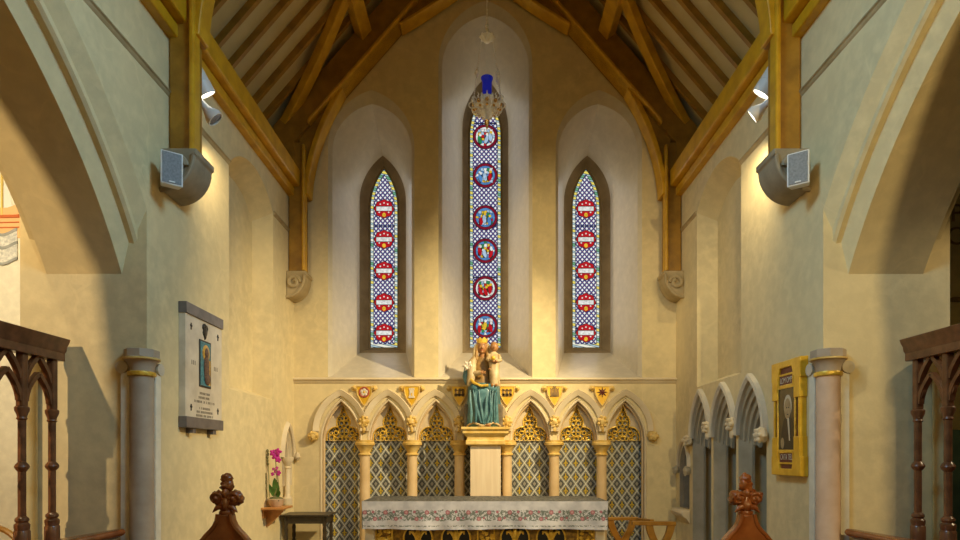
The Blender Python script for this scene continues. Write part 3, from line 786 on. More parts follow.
# ================================================================== BACK WALL ARCADE
arc = thing('blind_arcade', 'carved stone arcade of seven gilded bays behind the altar', 'arcade', (0, YB, 0))
mb = MB()                                             # inner order
mb.plate([(AX[0] - .31, 0.03), (AX[-1] + .31, 0.03), (AX[-1] + .31, 2.6), (AX[0] - .31, 2.6)], [scallop(0.262, 0.535, ZSP, 0.04)], XZ(YB + 0.058))
mb.loft([[(u, y, v) for u, v in scallop(0.262, 0.535, ZSP, 0.04)] for y in (YB + .058, YB + .16)], False)
link('inner_order', mb, 'pink_stone', arc, smooth=False)
for k, xc in enumerate(AX):
    # hood mould and roll mouldings
    mb = MB(); P = lambda d: [(xc + x, ZSP + .13 + z) for x, z in arch(0.355, 0.555, 12, d)]
    sweep(mb, [(-.045, -.002), (-.045, .03), (-.01, .045), (.03, .06), (.04, .03), (.04, -.002)], P, lambda u, v, e: (u, YB - e, v)); link('hood_moulding', mb, 'stone', arc)
    for w, hh, yy, rr, mt in ((0.285, 0.575, YB + .01, .018, 'stone'), (0.262, 0.535, YB + .07, .016, 'pink_stone')):
        mb = MB(); legs = [(xc + x, yy, ZSP + z) for x, z in arch(w, hh, 12)]
        if k == 0: legs = [(legs[0][0], yy, 0.05)] + legs
        if k == 6: legs = legs + [(legs[-1][0], yy, 0.05)]
        mb.tube(legs, rr, 8); link('roll_moulding', mb, mt, arc)
    # cusped tracery plate
    Yt = YB + .15
    w, z0 = 0.262, ZSP
    def trefoil():
        pts = []
        lobe = lambda cx, cz, r, a0, a1, n=8: [(cx + r * cos(a0 + (a1 - a0) * i / n), cz + r * sin(a0 + (a1 - a0) * i / n)) for i in range(n + 1)]
        pts += [(-0.24, z0)] + lobe(-0.10, z0 + 0.06, 0.14, PI, PI * 0.44) + [(-0.088, z0 + .205)]
        pts += lobe(0.02, z0 + 0.27, 0.118, PI * 1.05, PI * 0.72, 5) + [(0, z0 + .505)]
        return [(xc + x, z) for x, z in pts] + [(xc - x, z) for x, z in pts[-2::-1]]
    mb = MB(); A = [(xc + x, ZSP + z) for x, z in arch(0.29, 0.58, 10)]
    T = trefoil()
    mb.plate(A, [[(xc + (u - xc) * 0.999, v + .004) for u, v in T]], XZ(Yt))
    mb.loft([[(u, y, v + .004) for u, v in T] for y in (Yt, Yt + .06)], False)
    tr = link('tracery', mb, 'stone', arc, smooth=False)
    mb = MB(); mb.tube([(u, Yt, v) for u, v in T], 0.010, 6); link('gilt_edge', mb, 'gold', tr)
    # gilt filigree
    mb = MB(); rnd = random.Random(k + 5); Yf = Yt + .04
    def ring(cx, cz, r, t=0.009, n=14): mb.tube([(cx + r * cos(2 * PI * i / n), Yf, cz + r * sin(2 * PI * i / n)) for i in range(n + 1)], t, 5, False)
    ring(xc, z0 + .125, .066, .010, 18); mb.box(xc - .007, xc + .007, Yf - .006, Yf + .006, z0 + .06, z0 + .19); mb.box(xc - .06, xc + .06, Yf - .006, Yf + .006, z0 + .118, z0 + .132)
    for i in range(7):
        a = PI * i / 6; ring(xc + .115 * cos(a), z0 + .115 + .095 * sin(a), .030)
    for sx in (-1, 1):
        ring(xc + sx * .175, z0 + .045, .040); ring(xc + sx * .125, z0 + .03, .028); ring(xc + sx * .19, z0 + .105, .022); ring(xc + sx * .036, z0 + .255, .034); ring(xc + sx * .03, z0 + .325, .030); ring(xc + sx * .055, z0 + .03, .026)
        for q in range(4): mb.ball((xc + sx * rnd.uniform(.02, .18), Yf, z0 + rnd.uniform(.01, .06)), .014, 6, 4)
    ring(xc, z0 + .385, .032); ring(xc - .065, z0 + .30, .024); ring(xc + .065, z0 + .30, .024); mb.ball((xc, Yf, z0 + .465), .014, 8, 5); ring(xc, z0 + .03, .03); mb.ball((xc, Yf, z0 + .29), .02, 8, 5); mb.ball((xc, Yf, z0 + .43), .012, 8, 5)
    plabel(link('filigree', mb, 'gold', tr), 'gilt scroll filigree')
    mb = MB(); mb.box(xc - .30, xc + .30, YB + .215, YB + .23, 0.03, 2.5)
    o = link('painted_panel', mb, 'diaper', arc, smooth=False)
    # shift pattern so a column of fleurs sits on the bay axis
    for v in o.data.vertices: v.co.x -= xc
    o.location.x = xc
mb = MB(); mb.box(AX[0] - .3, AX[-1] + .3, YB + .23, YB + .3, 0, 2.6); link('backing', mb, 'dark', arc, smooth=False)
CX = [(AX[k] + AX[k + 1]) / 2 for k in range(6)]
for x in CX:
    mb = MB(); mb.lathe([(.12, .10), (.12, .22), (.10, .25), (.088, .30), (.074, .34), (.071, 1.70)], (x, YB + .02, .033), 20); c = link('column', mb, 'pink_stone', arc)
    mb = MB(); mb.lathe([(.071, 1.66), (.090, 1.665), (.092, 1.685), (.073, 1.695), (.076, 1.72), (.10, 1.76), (.125, 1.80), (.14, 1.81), (.14, 1.84), (.128, 1.85), (.132, 1.875)], (x, YB + .02, .033), 20); plabel(link('capital', mb, 'gilt_stone', c), 'gilded capital')
# carved bosses and head stops
for k, x in enumerate(CX):
    mb = MB(); c = Vector((x, YB - .05, 2.17))
    mb.ball(c, (.05, .045, .06), 12, 8, .5, 40)
    for q in range(7):
        t = 2 * PI * q / 7; mb.ball(c + Vector((.055 * cos(t), -.005, .065 * sin(t))), .026, 8, 6, .4, 50)
    mb.ball(c + Vector((0, .01, -.10)), (.028, .03, .05), 8, 6, .4, 40)
    plabel(link('carved_boss', mb, 'gilt_stone', arc), 'carved flower boss')
for x in (AX[0] - .375, AX[-1] + .375):
    mb = MB(); mb.ball((x, YB - .05, 1.965), (.075, .06, .07), 16, 10, .35, 45)
    for q in range(6): mb.ball((x + .05 * cos(q), YB - .085, 1.965 + .045 * sin(q)), .022, 7, 5, .4, 60)
    plabel(link('head_stop', mb, 'gilt_stone', arc), 'round leafy end stop')

# shields
EMB = ['a red rose', 'a tower', 'a lily', 'a ship', 'a castle', 'a red star']
for k, x in enumerate(CX):
    z1, z0, w = 2.668, 2.395, 0.106
    names = ['a pale rose in a red ring', 'a white tower', 'dull ornament, shaded by the statue', 'dull ornament, just behind the statue', 'a castle of three towers', 'a dark eight-rayed star']
    r = thing('heraldic_shield', 'small yellow shield on the arcade bearing %s' % names[k], 'shield', (x, YB, z0), 'painted shields between the arches')
    n = 8; side = [(w, z1), (w * .97, z1 - .06), (w * .90, z1 - .11), (w * .68, z1 - .165), (w * .36, z1 - .225), (0, z0)]
    poly = [(u, v) for u, v in side] + [(-u, v) for u, v in side[-2::-1]]
    mb = MB(); mb.prism([(x + u, v) for u, v in poly], XZ(YB - .035), XZ(YB + .0)); link('field', mb, 'gold_paint', r, smooth=False, bevel=0.006)
    mb = MB(); mb.tube([(x + u, YB - .036, v) for u, v in poly + poly[:1]], 0.009, 6); plabel(link('rim', mb, 'gilt_stone', r), 'gilded rim')
    for sx in (-1, 1):
        mb = MB(); mb.ball((x + sx * (w + .035), YB - .02, z1 - .025), (.042, .03, .04), 10, 7, .3, 40); mb.ball((x + sx * (w + .035), YB - .05, z1 - .025), .018, 8, 6)
        link('scroll_ear', mb, 'gilt_stone', r)
    mb = MB(); Y = YB - .04; zc = 2.585
    if k == 0:
        for q in range(5): t = 2 * PI * q / 5 + PI / 2; mb.ball((x + .034 * cos(t), Y, zc + .034 * sin(t)), (.026, .01, .026), 10, 6)
        mb.m = 1; mb.ball((x, Y - .006, zc), (.018, .01, .018), 10, 6)
        mb.m = 2; mb.tube([(x + .066 * cos(t), Y, zc + .066 * sin(t)) for t in [2 * PI * q / 18 for q in range(19)]], .012, 6)
        mats = ['pinkpaint', 'gold', 'rose_red']
    elif k == 1:
        mb.box(x - .03, x + .03, Y - .008, Y + .01, zc - .07, zc + .03); mb.box(x - .042, x + .042, Y - .01, Y + .01, zc - .08, zc - .055)
        for q in (-1, 0, 1): mb.box(x + q * .027 - .01, x + q * .027 + .01, Y - .008, Y + .01, zc + .03, zc + .06)
        mb.m = 1; mb.box(x - .01, x + .01, Y - .012, Y + .0, zc - .05, zc - .01); mats = ['pinkpaint', 'gold']
    elif k == 4:
        for q in (-1, 0, 1):
            hh = .045 if q else .07; mb.box(x + q * .042 - .016, x + q * .042 + .016, Y - .008, Y + .01, zc - .06, zc + hh)
            mb.box(x + q * .042 - .02, x + q * .042 - .006, Y - .008, Y + .01, zc + hh, zc + hh + .015); mb.box(x + q * .042 + .006, x + q * .042 + .02, Y - .008, Y + .01, zc + hh, zc + hh + .015)
        mb.box(x - .06, x + .06, Y - .006, Y + .01, zc - .06, zc); mats = ['tan_cloth']
    elif k == 5:
        for q in range(4):
            t = PI * q / 4; d = Vector((cos(t), 0, sin(t))) * .072; mb.tube([Vector((x, Y, zc)) - d, Vector((x, Y, zc)), Vector((x, Y, zc)) + d], [.003, .017, .003], 6)
        mb.ball((x, Y - .01, zc), .018, 8, 6); mats = ['maroon']
    else:
        for q in (-1, 0, 1): mb.box(x + q * .05 - .014, x + q * .05 + .014, Y - .008, Y + .01, zc - .06, zc + .05)
        mb.box(x - .07, x + .07, Y - .008, Y + .01, zc - .05, zc - .02); mb.box(x - .07, x + .07, Y - .008, Y + .01, zc + .02, zc + .035); mats = ['tan_cloth']
    plabel(link('emblem', mb, mats, r), 'raised emblem')

# ================================================================== SIDE WALL NICHES
sed = thing('seat_niche_arcade', 'row of three deep moulded arched niches below the blind window', 'arcade', (HW, 6.785, 0.5))
fx = lambda u, v, e: (HW - e, u, v)
for i, yc in enumerate(SED):
    mb = MB()
    st = [(.32, 0), (.30, -.005), (.30, -.035), (.275, -.042), (.275, -.075), (.25, -.082), (.25, -.115), (.225, -.122), (.225, -.16), (.20, -.167), (.20, -.20)]
    mb.loft([[(HW - e, yc + u, 1.86 - (0.29 - w) * 0.9 + v) for u, v in arch(w, 0.50 * w / .29, 8)] for w, e in st], False)
    for q in (-1, 1):
        mb.loft([[(HW, yc + q * .32, z), (HW + .012, yc + q * .315, z), (HW + .11, yc + q * .24, z), (HW + .14, yc + q * .24, z)] for z in (.5, 1.87)], False)
    link('arch_order', mb, 'niche_stone', sed, angle=30)
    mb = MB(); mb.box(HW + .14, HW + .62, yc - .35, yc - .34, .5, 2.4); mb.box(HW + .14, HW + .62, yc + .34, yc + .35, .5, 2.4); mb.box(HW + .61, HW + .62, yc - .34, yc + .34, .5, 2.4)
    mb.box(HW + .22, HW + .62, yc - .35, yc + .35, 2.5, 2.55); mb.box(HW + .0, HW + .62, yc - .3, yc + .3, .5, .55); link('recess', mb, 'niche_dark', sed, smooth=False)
    mb = MB(); P = lambda d: [(yc + x, 1.91 + z) for x, z in arch(0.325, 0.58, 12, d)]
    sweep(mb, [(-.03, -.002), (-.03, .04), (.0, .06), (.03, .05), (.035, -.002)], P, fx); link('hood_moulding', mb, 'reveal', sed)
for y, z, big in ((7.84, 1.88, 1), (7.14, 2.03, 0), (6.435, 2.03, 0), (5.75, 1.89, 1)):
    mb = MB(); c = Vector((HW - .06, y, z)); mb.ball(c, (.055, .07, .075) if big else (.05, .05, .07), 14, 9, .4, 40)
    for q in range(6): t = q * PI / 3; mb.ball(c + Vector((-.035, .045 * cos(t), .05 * sin(t))), .024, 7, 5, .4, 50)
    if not big: mb.ball(c + Vector((.0, 0, -.10)), (.03, .03, .055), 8, 6, .3, 40)
    plabel(link('carved_boss', mb, 'stone', sed), 'carved leaf boss')

pis = thing('wall_niche', 'small arched niche with carved heads beside the wooden armchair', 'niche', (HW, 8.14, .98))
mb = MB(); st = [(.20, 0), (.18, -.04), (.165, -.04), (.15, -.10), (.15, -.28)]
mb.loft([[(HW - e, u, v) for u, v in loop(8.14, 1.52, .98, w, .33 * w / .20, 8)] for w, e in st], True); mb.plate(loop(8.14, 1.52, .98, .15, .33 * .75, 8), [], lambda u, v: (HW + .28, u, v)); link('recess', mb, 'brown_stone', pis, angle=30)  # shade of the deep recess put into a darker stone colour
mb = MB(); P = lambda d: [(8.14 + x, 1.54 + z) for x, z in arch(.225, .375, 10, d)]
sweep(mb, [(-.025, -.002), (-.025, .03), (.0, .045), (.025, -.002)], P, fx); link('hood_moulding', mb, 'stone', pis)
for y in (7.90, 8.36): mb = MB(); mb.ball((HW - .05, y, 1.49), (.05, .042, .062), 14, 10, .5, 40); link('carved_head', mb, 'niche_stone', pis)
mb = MB(); mb.prism([(0, .97), (.09, .97), (.12, .93), (.10, .88), (.06, .86), (0, .78)], lambda u, v: (HW - u, 7.90, v), lambda u, v: (HW - u, 8.38, v)); link('basin_sill', mb, 'stone', pis, bevel=.01)

pl = thing('wall_niche', 'small arched niche with a colonnette behind the orchid', 'niche', (-HW, 8.2, 1.28))
mb = MB(); mb.loft([[(-HW + e, u, v) for u, v in loop(8.2, 1.66, 1.28, w, .40 * w / .20, 8)] for w, e in st], True); mb.plate(loop(8.2, 1.66, 1.28, .15, .30, 8), [], lambda u, v: (-HW - .28, u, v)); link('recess', mb, 'stone', pl, angle=30)
mb = MB(); P = lambda d: [(8.2 + x, 1.67 + z) for x, z in arch(.235, .46, 10, d)]
sweep(mb, [(-.03, -.002), (-.03, .03), (.0, .05), (.03, -.002)], P, lambda u, v, e: (-HW + e, u, v)); link('hood_moulding', mb, 'stone', pl)
for y in (8.04,):
    mb = MB(); mb.lathe([(.065, 1.04), (.065, 1.12), (.045, 1.14), (.036, 1.17), (.033, 1.52), (.046, 1.53), (.036, 1.55), (.06, 1.60), (.08, 1.64), (.08, 1.67)], (-HW + .06, y, 0), 14); link('colonnette', mb, 'stone', pl)
mb = MB(); mb.ball((-HW + .06, 8.44, 1.68), (.05, .045, .06), 10, 7, .35, 40); link('carved_head', mb, 'stone', pl)

# ---- columns at the jambs
def jamb_column(s, label, mat):
    x, y = s * 2.745, 4.80
    r = thing('jamb_column', label, 'column', (x, y, 0), 'columns at the arch jambs')
    mb = MB(); mb.lathe([(.13, 0), (.13, .2), (.105, .26), (.09, .3), (.086, 2.33)], (x, y, 0), 24); link('shaft', mb, mat, r)
    mb = MB(); mb.lathe([(.09, 2.325), (.102, 2.33), (.106, 2.345), (.102, 2.36), (.09, 2.365)], (x, y, 0), 24); plabel(link('neck_ring', mb, 'gold', r), 'gilded neck ring')
    mb = MB(); mb.lathe([(.088, 2.36), (.092, 2.40), (.11, 2.44), (.128, 2.455)], (x, y, 0), 24); mb.lathe([(.12, 2.46), (.135, 2.475), (.128, 2.48), (.128, 2.535), (.115, 2.54)], (x, y, 0), 8, ph=PI / 8); link('capital', mb, 'shaft_stone', r)
    mb = MB(); mb.lathe([(.125, 2.452), (.136, 2.458), (.136, 2.47), (.125, 2.474)], (x, y, 0), 24); plabel(link('abacus_ring', mb, 'gilt_stone', r), 'gilded ring')
    for a, y0, y1 in (((s * 2.83, s * 2.90), YJ - .03, YJ + .01), ((s * (HW + .01), s * (HW - .03)), YJ + .08, YJ + .16)):
        mb = MB(); mb.box(*sorted(a), y0, y1, 0, 2.36); link('side_fillet', mb, 'white_wall', r, smooth=False, bevel=.006)
    mb = MB(); mb.lathe([(.0, -.015), (.05, -.012), (.05, .012), (0, .015)], (s * 2.885, YJ - .03, 2.40), 16, 'y'); link('fillet_stop', mb, 'reveal', r); mb = MB(); mb.lathe([(.0, -.015), (.05, -.012), (.05, .012), (0, .015)], (s * (HW - .03), YJ + .14, 2.40), 16, 'x'); link('fillet_stop', mb, 'reveal', r)
jamb_column(-1, 'round stone column with gilt neck ring near the marble tablet', 'shaft_stone')
jamb_column(1, 'round stone column with gilt neck ring beside the gilt picture', 'rose_stone')
for s in (-1, 1):
    mb = MB(); mb.lathe([(.09, 0), (.09, .2), (.055, .25), (.055, 2.3), (.08, 2.4), (.08, 2.5)], (s * 3.60, 4.74, 0), 16)
    tag(link('aisle_shaft', mb, 'ochre_wall', loc=(s * 3.6, 4.74, 0)), 'slim round shaft behind the %s tracery screen' % ('mural side' if s < 0 else 'teal panel side'), 'column')
    # stall-back screens
def screen(s, label):
    X = s * 3.33
    r = thing('tracery_screen', label, 'screen', (X, 3.7, 1.1), 'carved stall screens')
    ys = [4.615 - .30 * k for k in range(6)]
    mb = MB()
    prof = [(-.05, 2.43), (.05, 2.43), (.05, 2.49), (.062, 2.505), (.068, 2.54), (.085, 2.57), (.095, 2.60), (-.06, 2.60), (-.06, 2.55)]
    mb.prism(prof, lambda u, v: (X - s * u, ys[-1] - .1, v), lambda u, v: (X - s * u, 4.69, v)); link('cornice', mb, 'mahogany', r, bevel=.006)
    for y in ys:
        mb = MB()
        mb.lathe([(.052, 1.04), (.052, 1.15), (.045, 1.16), (.05, 1.18), (.05, 1.20), (.036, 1.215), (.045, 1.23), (.042, 1.245), (.026, 1.26), (.026, 1.58), (.042, 1.60), (.048, 1.615), (.042, 1.63), (.026, 1.65), (.026, 1.95), (.036, 1.96), (.03, 1.975), (.034, 1.99), (.046, 2.02), (.048, 2.04), (.04, 2.05)], (X, y, 0), 14)
        link('colonnette', mb, 'mahogany', r)
        mb = MB(); mb.box(X - .028, X + .028, y - .028, y + .028, 2.045, 2.435); link('post', mb, 'mahogany', r, smooth=False, bevel=.01)
    for a, b in zip(ys[:-1], ys[1:]):
        c = (a + b) / 2; h = (a - b) / 2
        mb = MB()
        bar = lambda pts, t=.015, d=.020: mb.loft([[(X + dx, q[0] + n.x, q[1] + n.y) for dx, n in ((-d, nn * t), (d, nn * t), (d, -nn * t), (-d, -nn * t))] for q, nn in pts], True, True, True)
        def curve(P, n=8):
            P = [Vector(p) for p in P]; out = []
            for i in range(n + 1):
                t = i / n; q = P[0] * (1 - t) ** 2 + P[1] * 2 * t * (1 - t) + P[2] * t * t; d = (P[1] - P[0]) * (1 - t) + (P[2] - P[1]) * t; d.normalize(); out.append((q, Vector((-d.y, d.x))))
            return out
        for q in (-1, 1):
            bar(curve([(c + q * (h - .025), 2.09), (c + q * (h - .03), 2.20), (c, 2.305)]))            # lower arch
            bar(curve([(c + q * (h - .035), 2.135), (c + q * (h - .075), 2.16), (c + q * (h - .062), 2.215)], 5), .009, .012)   # cusps
            bar(curve([(c + q * (h - .025), 2.25), (c + q * (h - .045), 2.34), (c, 2.44)]))              # upper arch
            bar(curve([(c + q * (h - .035), 2.30), (c + q * (h - .075), 2.335), (c + q * (h - .07), 2.37)], 5), .008, .012)
        link('tracery', mb, 'mahogany', r, angle=30)
screen(-1, 'dark carved tracery screen on the mural side'); screen(1, 'dark carved tracery screen in front of the teal panel')
def stall(s, label):
    r = thing('choir_stall', label, 'stall', (s * 3.1, 3.8, 0), 'choir stalls')
    mb = MB(); prof = [(2.80, 1.08), (2.782, 1.10), (2.80, 1.130), (2.86, 1.126), (3.45, 1.025), (3.45, .98), (2.86, 1.05)]
    mb.prism(prof, lambda u, v: (s * u, 2.6, v), lambda u, v: (s * u, 4.66, v)); link('capping', mb, 'mahogany_red', r, bevel=.012)
    mb = MB(); mb.box(*sorted((s * 2.9, s * 3.4)), 2.62, 4.6, 0.0, 1.0); link('stall_back', mb, 'mahogany', r, smooth=False)
stall(-1, 'polished stall capping under the mural side screen'); stall(1, 'polished stall capping under the teal panel side screen')

# ---- poppyhead bench ends
def bench_end(X, label):
    Y = 4.0; r = thing('bench_end', label, 'bench end', (X, Y, 0), 'poppyhead bench ends')
    hw = [(0, .26), (.85, .26), (1.02, .225), (1.09, .18), (1.13, .15), (1.17, .118), (1.20, .088), (1.23, .064), (1.265, .048), (1.31, .040)]
    poly = [(X + w, z) for z, w in hw] + [(X - w, z) for z, w in hw[::-1]]
    mb = MB(); mb.prism(poly, XZ(Y - .05), XZ(Y + .05)); link('board', mb, 'mahogany_red', r, bevel=.014)
    mb = MB()
    for w, t in ((1, 0), (-1, 0)): mb.tube([(X + w * k, Y - .05, z) for z, k in hw[1:]], .014, 8)
    link('edge_bead', mb, 'mahogany_red', r)
    mb = MB(); zz = 1.30
    mb.lathe([(.045, 0), (.052, .015), (.045, .03)], (X, Y, zz), 14)
    for q in (-1, 1):
        mb.tube([(X + q * .02, Y - .02, zz + .06), (X + q * .055, Y - .03, zz + .05), (X + q * .082, Y - .03, zz + .02)], [.022, .018, .003], 7)
        mb.ball((X + q * .054, Y, zz + .115), (.052, .05, .050), 22, 16, .42, 44)
        mb.tube([(X + q * (.054 + .036 * cos(t)), Y - .036 - .008 * sin(t), zz + .115 + .030 * sin(t)) for t in [PI * 2 * k / 14 for k in range(15)]], .010, 7)
        mb.ball((X + q * .056, Y - .046, zz + .115), .014, 9, 7, .3, 60)
    mb.ball((X, Y - .005, zz + .075), (.042, .05, .065), 16, 12, .4, 48)
    mb.ball((X, Y - .01, zz + .145), (.024, .045, .04), 12, 9, .3, 50)
    mb.ball((X, Y, zz + .195), (.043, .046, .042), 20, 14, .48, 52); mb.ball((X, Y, zz + .24), (.035, .038, .036), 18, 12, .45, 56)
    link('poppyhead', mb, 'mahogany_red', r, angle=60)
bench_end(-1.72, 'carved poppyhead bench end in front of the tablet wall'); bench_end(1.735, 'carved poppyhead bench end in front of the seat niches')

# ================================================================== ALTAR
Y0, Y1, ZA = 7.10, 8.0, 1.147
AL, AR = at(362, 0, Y0)[0], at(608, 0, Y0)[0]
alt = thing('altar', 'altar table with a gilded fleur-de-lis frontal', 'altar', (0, 7.55, .15))
mb = MB(); mb.box(AL + .02, AR - .02, Y0 + .02, Y1 - .02, ZA - .10, ZA - .012); link('slab', mb, 'pine', alt, smooth=False, bevel=.01)
for x in (AL + .08, AR - .08):
    for y in (Y0 + .10, Y1 - .10):
        mb = MB(); mb.box(x - .058, x + .058, y - .06, y + .06, .15, ZA - .10); link('leg', mb, 'stone', alt, smooth=False, bevel=.01)
mb = MB(); mb.box(AL + .14, AR - .14, Y0 + .13, Y0 + .17, .17, ZA - .10); link('frontal', mb, 'frontal', alt, smooth=False)
s1 = 600 / (Y0 + .12)
for px in (418, 456, 515, 551):
    x = (px - 485) / s1; z = 0.70; mb = MB(); Y = Y0 + .125
    mb.m = 0; mb.lathe([(.0, 0), (.165, 0), (.165, .01)], (x, Y - .006, z), 30, 'y')
    mb.m = 1; mb.tube([(x + .172 * cos(t), Y - .004, z + .172 * sin(t)) for t in [2 * PI * q / 30 for q in range(31)]], .012, 6)
    # fleur-de-lis
    def petal(pts, r): mb.tube([(x + u, Y - .012, z + v) for u, v in pts], r, 8)
    petal([(0, -.10), (0, -.02), (0, .05), (0, .10), (0, .145)], [.012, .02, .036, .026, .003])
    for q in (-1, 1):
        petal([(q * .012, -.04), (q * .03, .03), (q * .065, .085), (q * .095, .075), (q * .10, .045)], [.012, .02, .024, .018, .008])
        petal([(q * .01, -.05), (q * .04, -.09), (q * .06, -.085)], [.012, .014, .005])
        petal([(q * .052, .112), (q * .054, .122)], [.012, .012])
    petal([(-.05, -.035), (.05, -.035)], [.014, .014])
    plabel(link('roundel', mb, ['black', 'gold'], alt, weld=False), 'black roundel with a gold fleur-de-lis')
for px in (384, 486, 586):
    x = (px - 485) / s1; mb = MB(); Y = Y0 + .12; rnd = random.Random(px)
    for q in range(26): mb.ball((x + rnd.uniform(-.085, .085), Y, .55 + rnd.uniform(0, .33)), (.026, .012, .022), 7, 5, .5, 50)
    for q in (-1, 1): mb.tube([(x + q * .10, Y, .3), (x + q * .10, Y, .9)], .012, 6)
    plabel(link('gilt_panel', mb, 'gold', alt), 'panel of gilt leaves')

cl = thing('altar_cloth', 'white altar cloth with a band of embroidered roses', 'tablecloth', ((AL + AR) / 2, Y0, .985))
mb = MB(); n = 120; rows = 10; z1, z0 = ZA + .006, .822
rnd = random.Random(3)
def wave(x, t):                                       # folds hanging from the front edge, slanting
    k = t * t
    return -.012 * t - k * (.016 * sin(x * 9 + t * 2.2) + .012 * sin(x * 21 - t * 3) + .02 * abs(sin(x * 2.4)) ** 6)
grid = []
for j in range(rows + 1):
    t = j / rows; row = []
    for i in range(n + 1):
        x = AL + (AR - AL) * i / n
        edge = min(i, n - i) / n
        row.append((x + (.012 * t * (1 if i < n / 2 else -1) * (edge < .02)), Y0 - .004 + wave(x, t), z1 + (z0 - z1) * t + .006 * sin(x * 3.1) * t))
    grid.append(row)
mb.sheet(grid)
for xx, sx in ((AL, -1), (AR, 1)):                       # short falls at the ends
    g = []
    for j in range(5):
        t = j / 4; g.append([(xx + sx * .004 + sx * .03 * t * sin(3 * q), Y0 + (Y1 - Y0) * q / 12, z1 + (z0 - z1) * t) for q in range(13)])
    mb.sheet(g)
front = link('front_fall', mb, 'lace', cl, angle=80)
mb = MB(); mb.sheet([[(AL + (AR - AL) * i / 60, Y0 + (Y1 - Y0) * j / 8, z1 + .004 * noise.noise(Vector((i * .4, j * .7, 0)))) for i in range(61)] for j in range(9)])
plabel(link('top_cover', mb, 'lace_top', cl, angle=80), 'dark patterned cover on the table top')

# ---- pedestal behind the altar
px0, px1 = at(471, 0, 8.06)[0], at(500, 0, 8.06)[0]; cxp = (px0 + px1) / 2
ped = thing('statue_pedestal', 'square stone pedestal with a gilded cap behind the altar', 'pedestal', (cxp, 8.26, .15))
hw = (px1 - px0) / 2 + .01; yc, hd = 8.25, .20
def sq(w, z, d=0): return [(cxp - w, yc - hd - d, z), (cxp + w, yc - hd - d, z), (cxp + w, yc + hd + .0, z), (cxp - w, yc + hd + .0, z)]
mb = MB(); mb.loft([sq(hw + .04, .15, .04), sq(hw + .04, .35, .04), sq(hw, .38), sq(hw, 1.83)], True, True, True); link('shaft', mb, 'ped_stone', ped, smooth=False, bevel=.006)
mb = MB(); mb.loft([sq(hw + .0, 1.82), sq(hw + .06, 1.84, .05), sq(hw + .06, 1.89, .05), sq(hw + .045, 1.905, .04), sq(hw + .045, 1.935, .04), sq(hw + .10, 1.99, .08), sq(hw + .10, 2.03, .08), sq(hw + .12, 2.04, .10), sq(hw + .12, 2.075, .10)], True, True, True); plabel(link('cap', mb, 'gilt_stone', ped, smooth=False, bevel=.006), 'gilded moulded cap')

# ---- statue
sx, sy, sz = at(483.5, 0, 8.2)[0], 8.24, 2.075
st = thing('statue', 'painted statue of a crowned seated woman holding a child', 'statue', (sx, sy, sz))
U = 8.2 / 600                                          # one photo pixel in metres
def ringl(cx, cy, z, rx, ry, folds=0.0, nf=9, ph=0.0, n=40, fr=1.0):
    out = []
    for k in range(n):
        t = 2 * PI * k / n; fz = 1 + folds * (sin(nf * t + ph) * .6 + .4 * sin(2 * nf * t + ph * 2))
        yy = ry * sin(t) * (fr if sin(t) < 0 else 1)
        out.append((sx + cx + rx * fz * cos(t), sy + cy + yy * fz, sz + z))
    return out
mb = MB()                                              # skirt over the knees
mb.loft([ringl(0, -.02, 0.0, .20, .16, .05, 9, .3), ringl(0, -.02, .02, .225, .185, .12, 9, .3), ringl(0, -.02, .15, .215, .18, .13, 9, .5), ringl(0, -.02, .30, .21, .185, .11, 9, .7), ringl(0, -.015, .44, .205, .195, .04, 9, .9), ringl(0, .0, .53, .205, .19, .02, 9, 1), ringl(0, .03, .575, .18, .14, .0), ringl(0, .06, .60, .12, .08)], True, True, True)
for q in (-1, 1): mb.ball((sx + q * .10, sy - .12, sz + .50), (.085, .09, .075), 16, 10)
sk = link('skirt', mb, 'teal', st, angle=70)
mb = MB()                                              # hanging folds and pale hem
for k, (x0, x1) in enumerate(((-.13, -.03), (-.06, .0), (.05, -.01), (.12, .05), (.17, .15), (-.17, -.16), (-.10, -.10), (.085, .10))):
    mb.tube([(sx + x0, sy - .195, sz + .47), (sx + (x0 * .75 + x1 * .25), sy - .215, sz + .32), (sx + (x0 + x1) / 2 + .01, sy - .218, sz + .18), (sx + x1, sy - .212, sz + .05)], [.008, .017, .020, .012], 8)
link('fold', mb, 'teal', sk)
mb = MB(); mb.tube([(sx + .225 * cos(t) * (1 + .05 * sin(9 * t)), sy - .02 + .205 * sin(t) * (1 + .05 * sin(9 * t)), sz + .035 + .02 * sin(5 * t)) for t in [PI + PI * k / 30 for k in range(31)]], .014, 6)
link('hem', mb, 'cream_cloth', sk)
mb = MB(); mb.ball((sx + .06, sy - .23, sz + .022), (.035, .05, .022), 10, 7); plabel(link('foot', mb, 'skin', st), 'shoe tip under the hem')
mb = MB(); mb.box(sx - .25, sx + .25, sy - .10, sy + .18, sz, sz + .30); mb.box(sx - .20, sx + .22, sy, sy + .18, sz + .3, sz + .55); link('seat', mb, 'rock', st, smooth=False, bevel=.02)
mb = MB()                                              # robe and torso
mb.loft([ringl(0, .03, .50, .20, .15, .04, 7), ringl(0, .03, .60, .175, .135, .05, 7), ringl(-.005, .035, .70, .14, .11, .05, 7), ringl(-.01, .04, .79, .135, .095, .03, 7), ringl(-.01, .04, .86, .15, .085), ringl(-.012, .04, .905, .12, .07), ringl(-.012, .03, .935, .055, .05), ringl(-.012, .022, .97, .042, .042)], True, True, True)
link('robe', mb, 'tan_cloth', st, angle=70)
mb = MB()                                              # cloak falling from the shoulders, gold hem
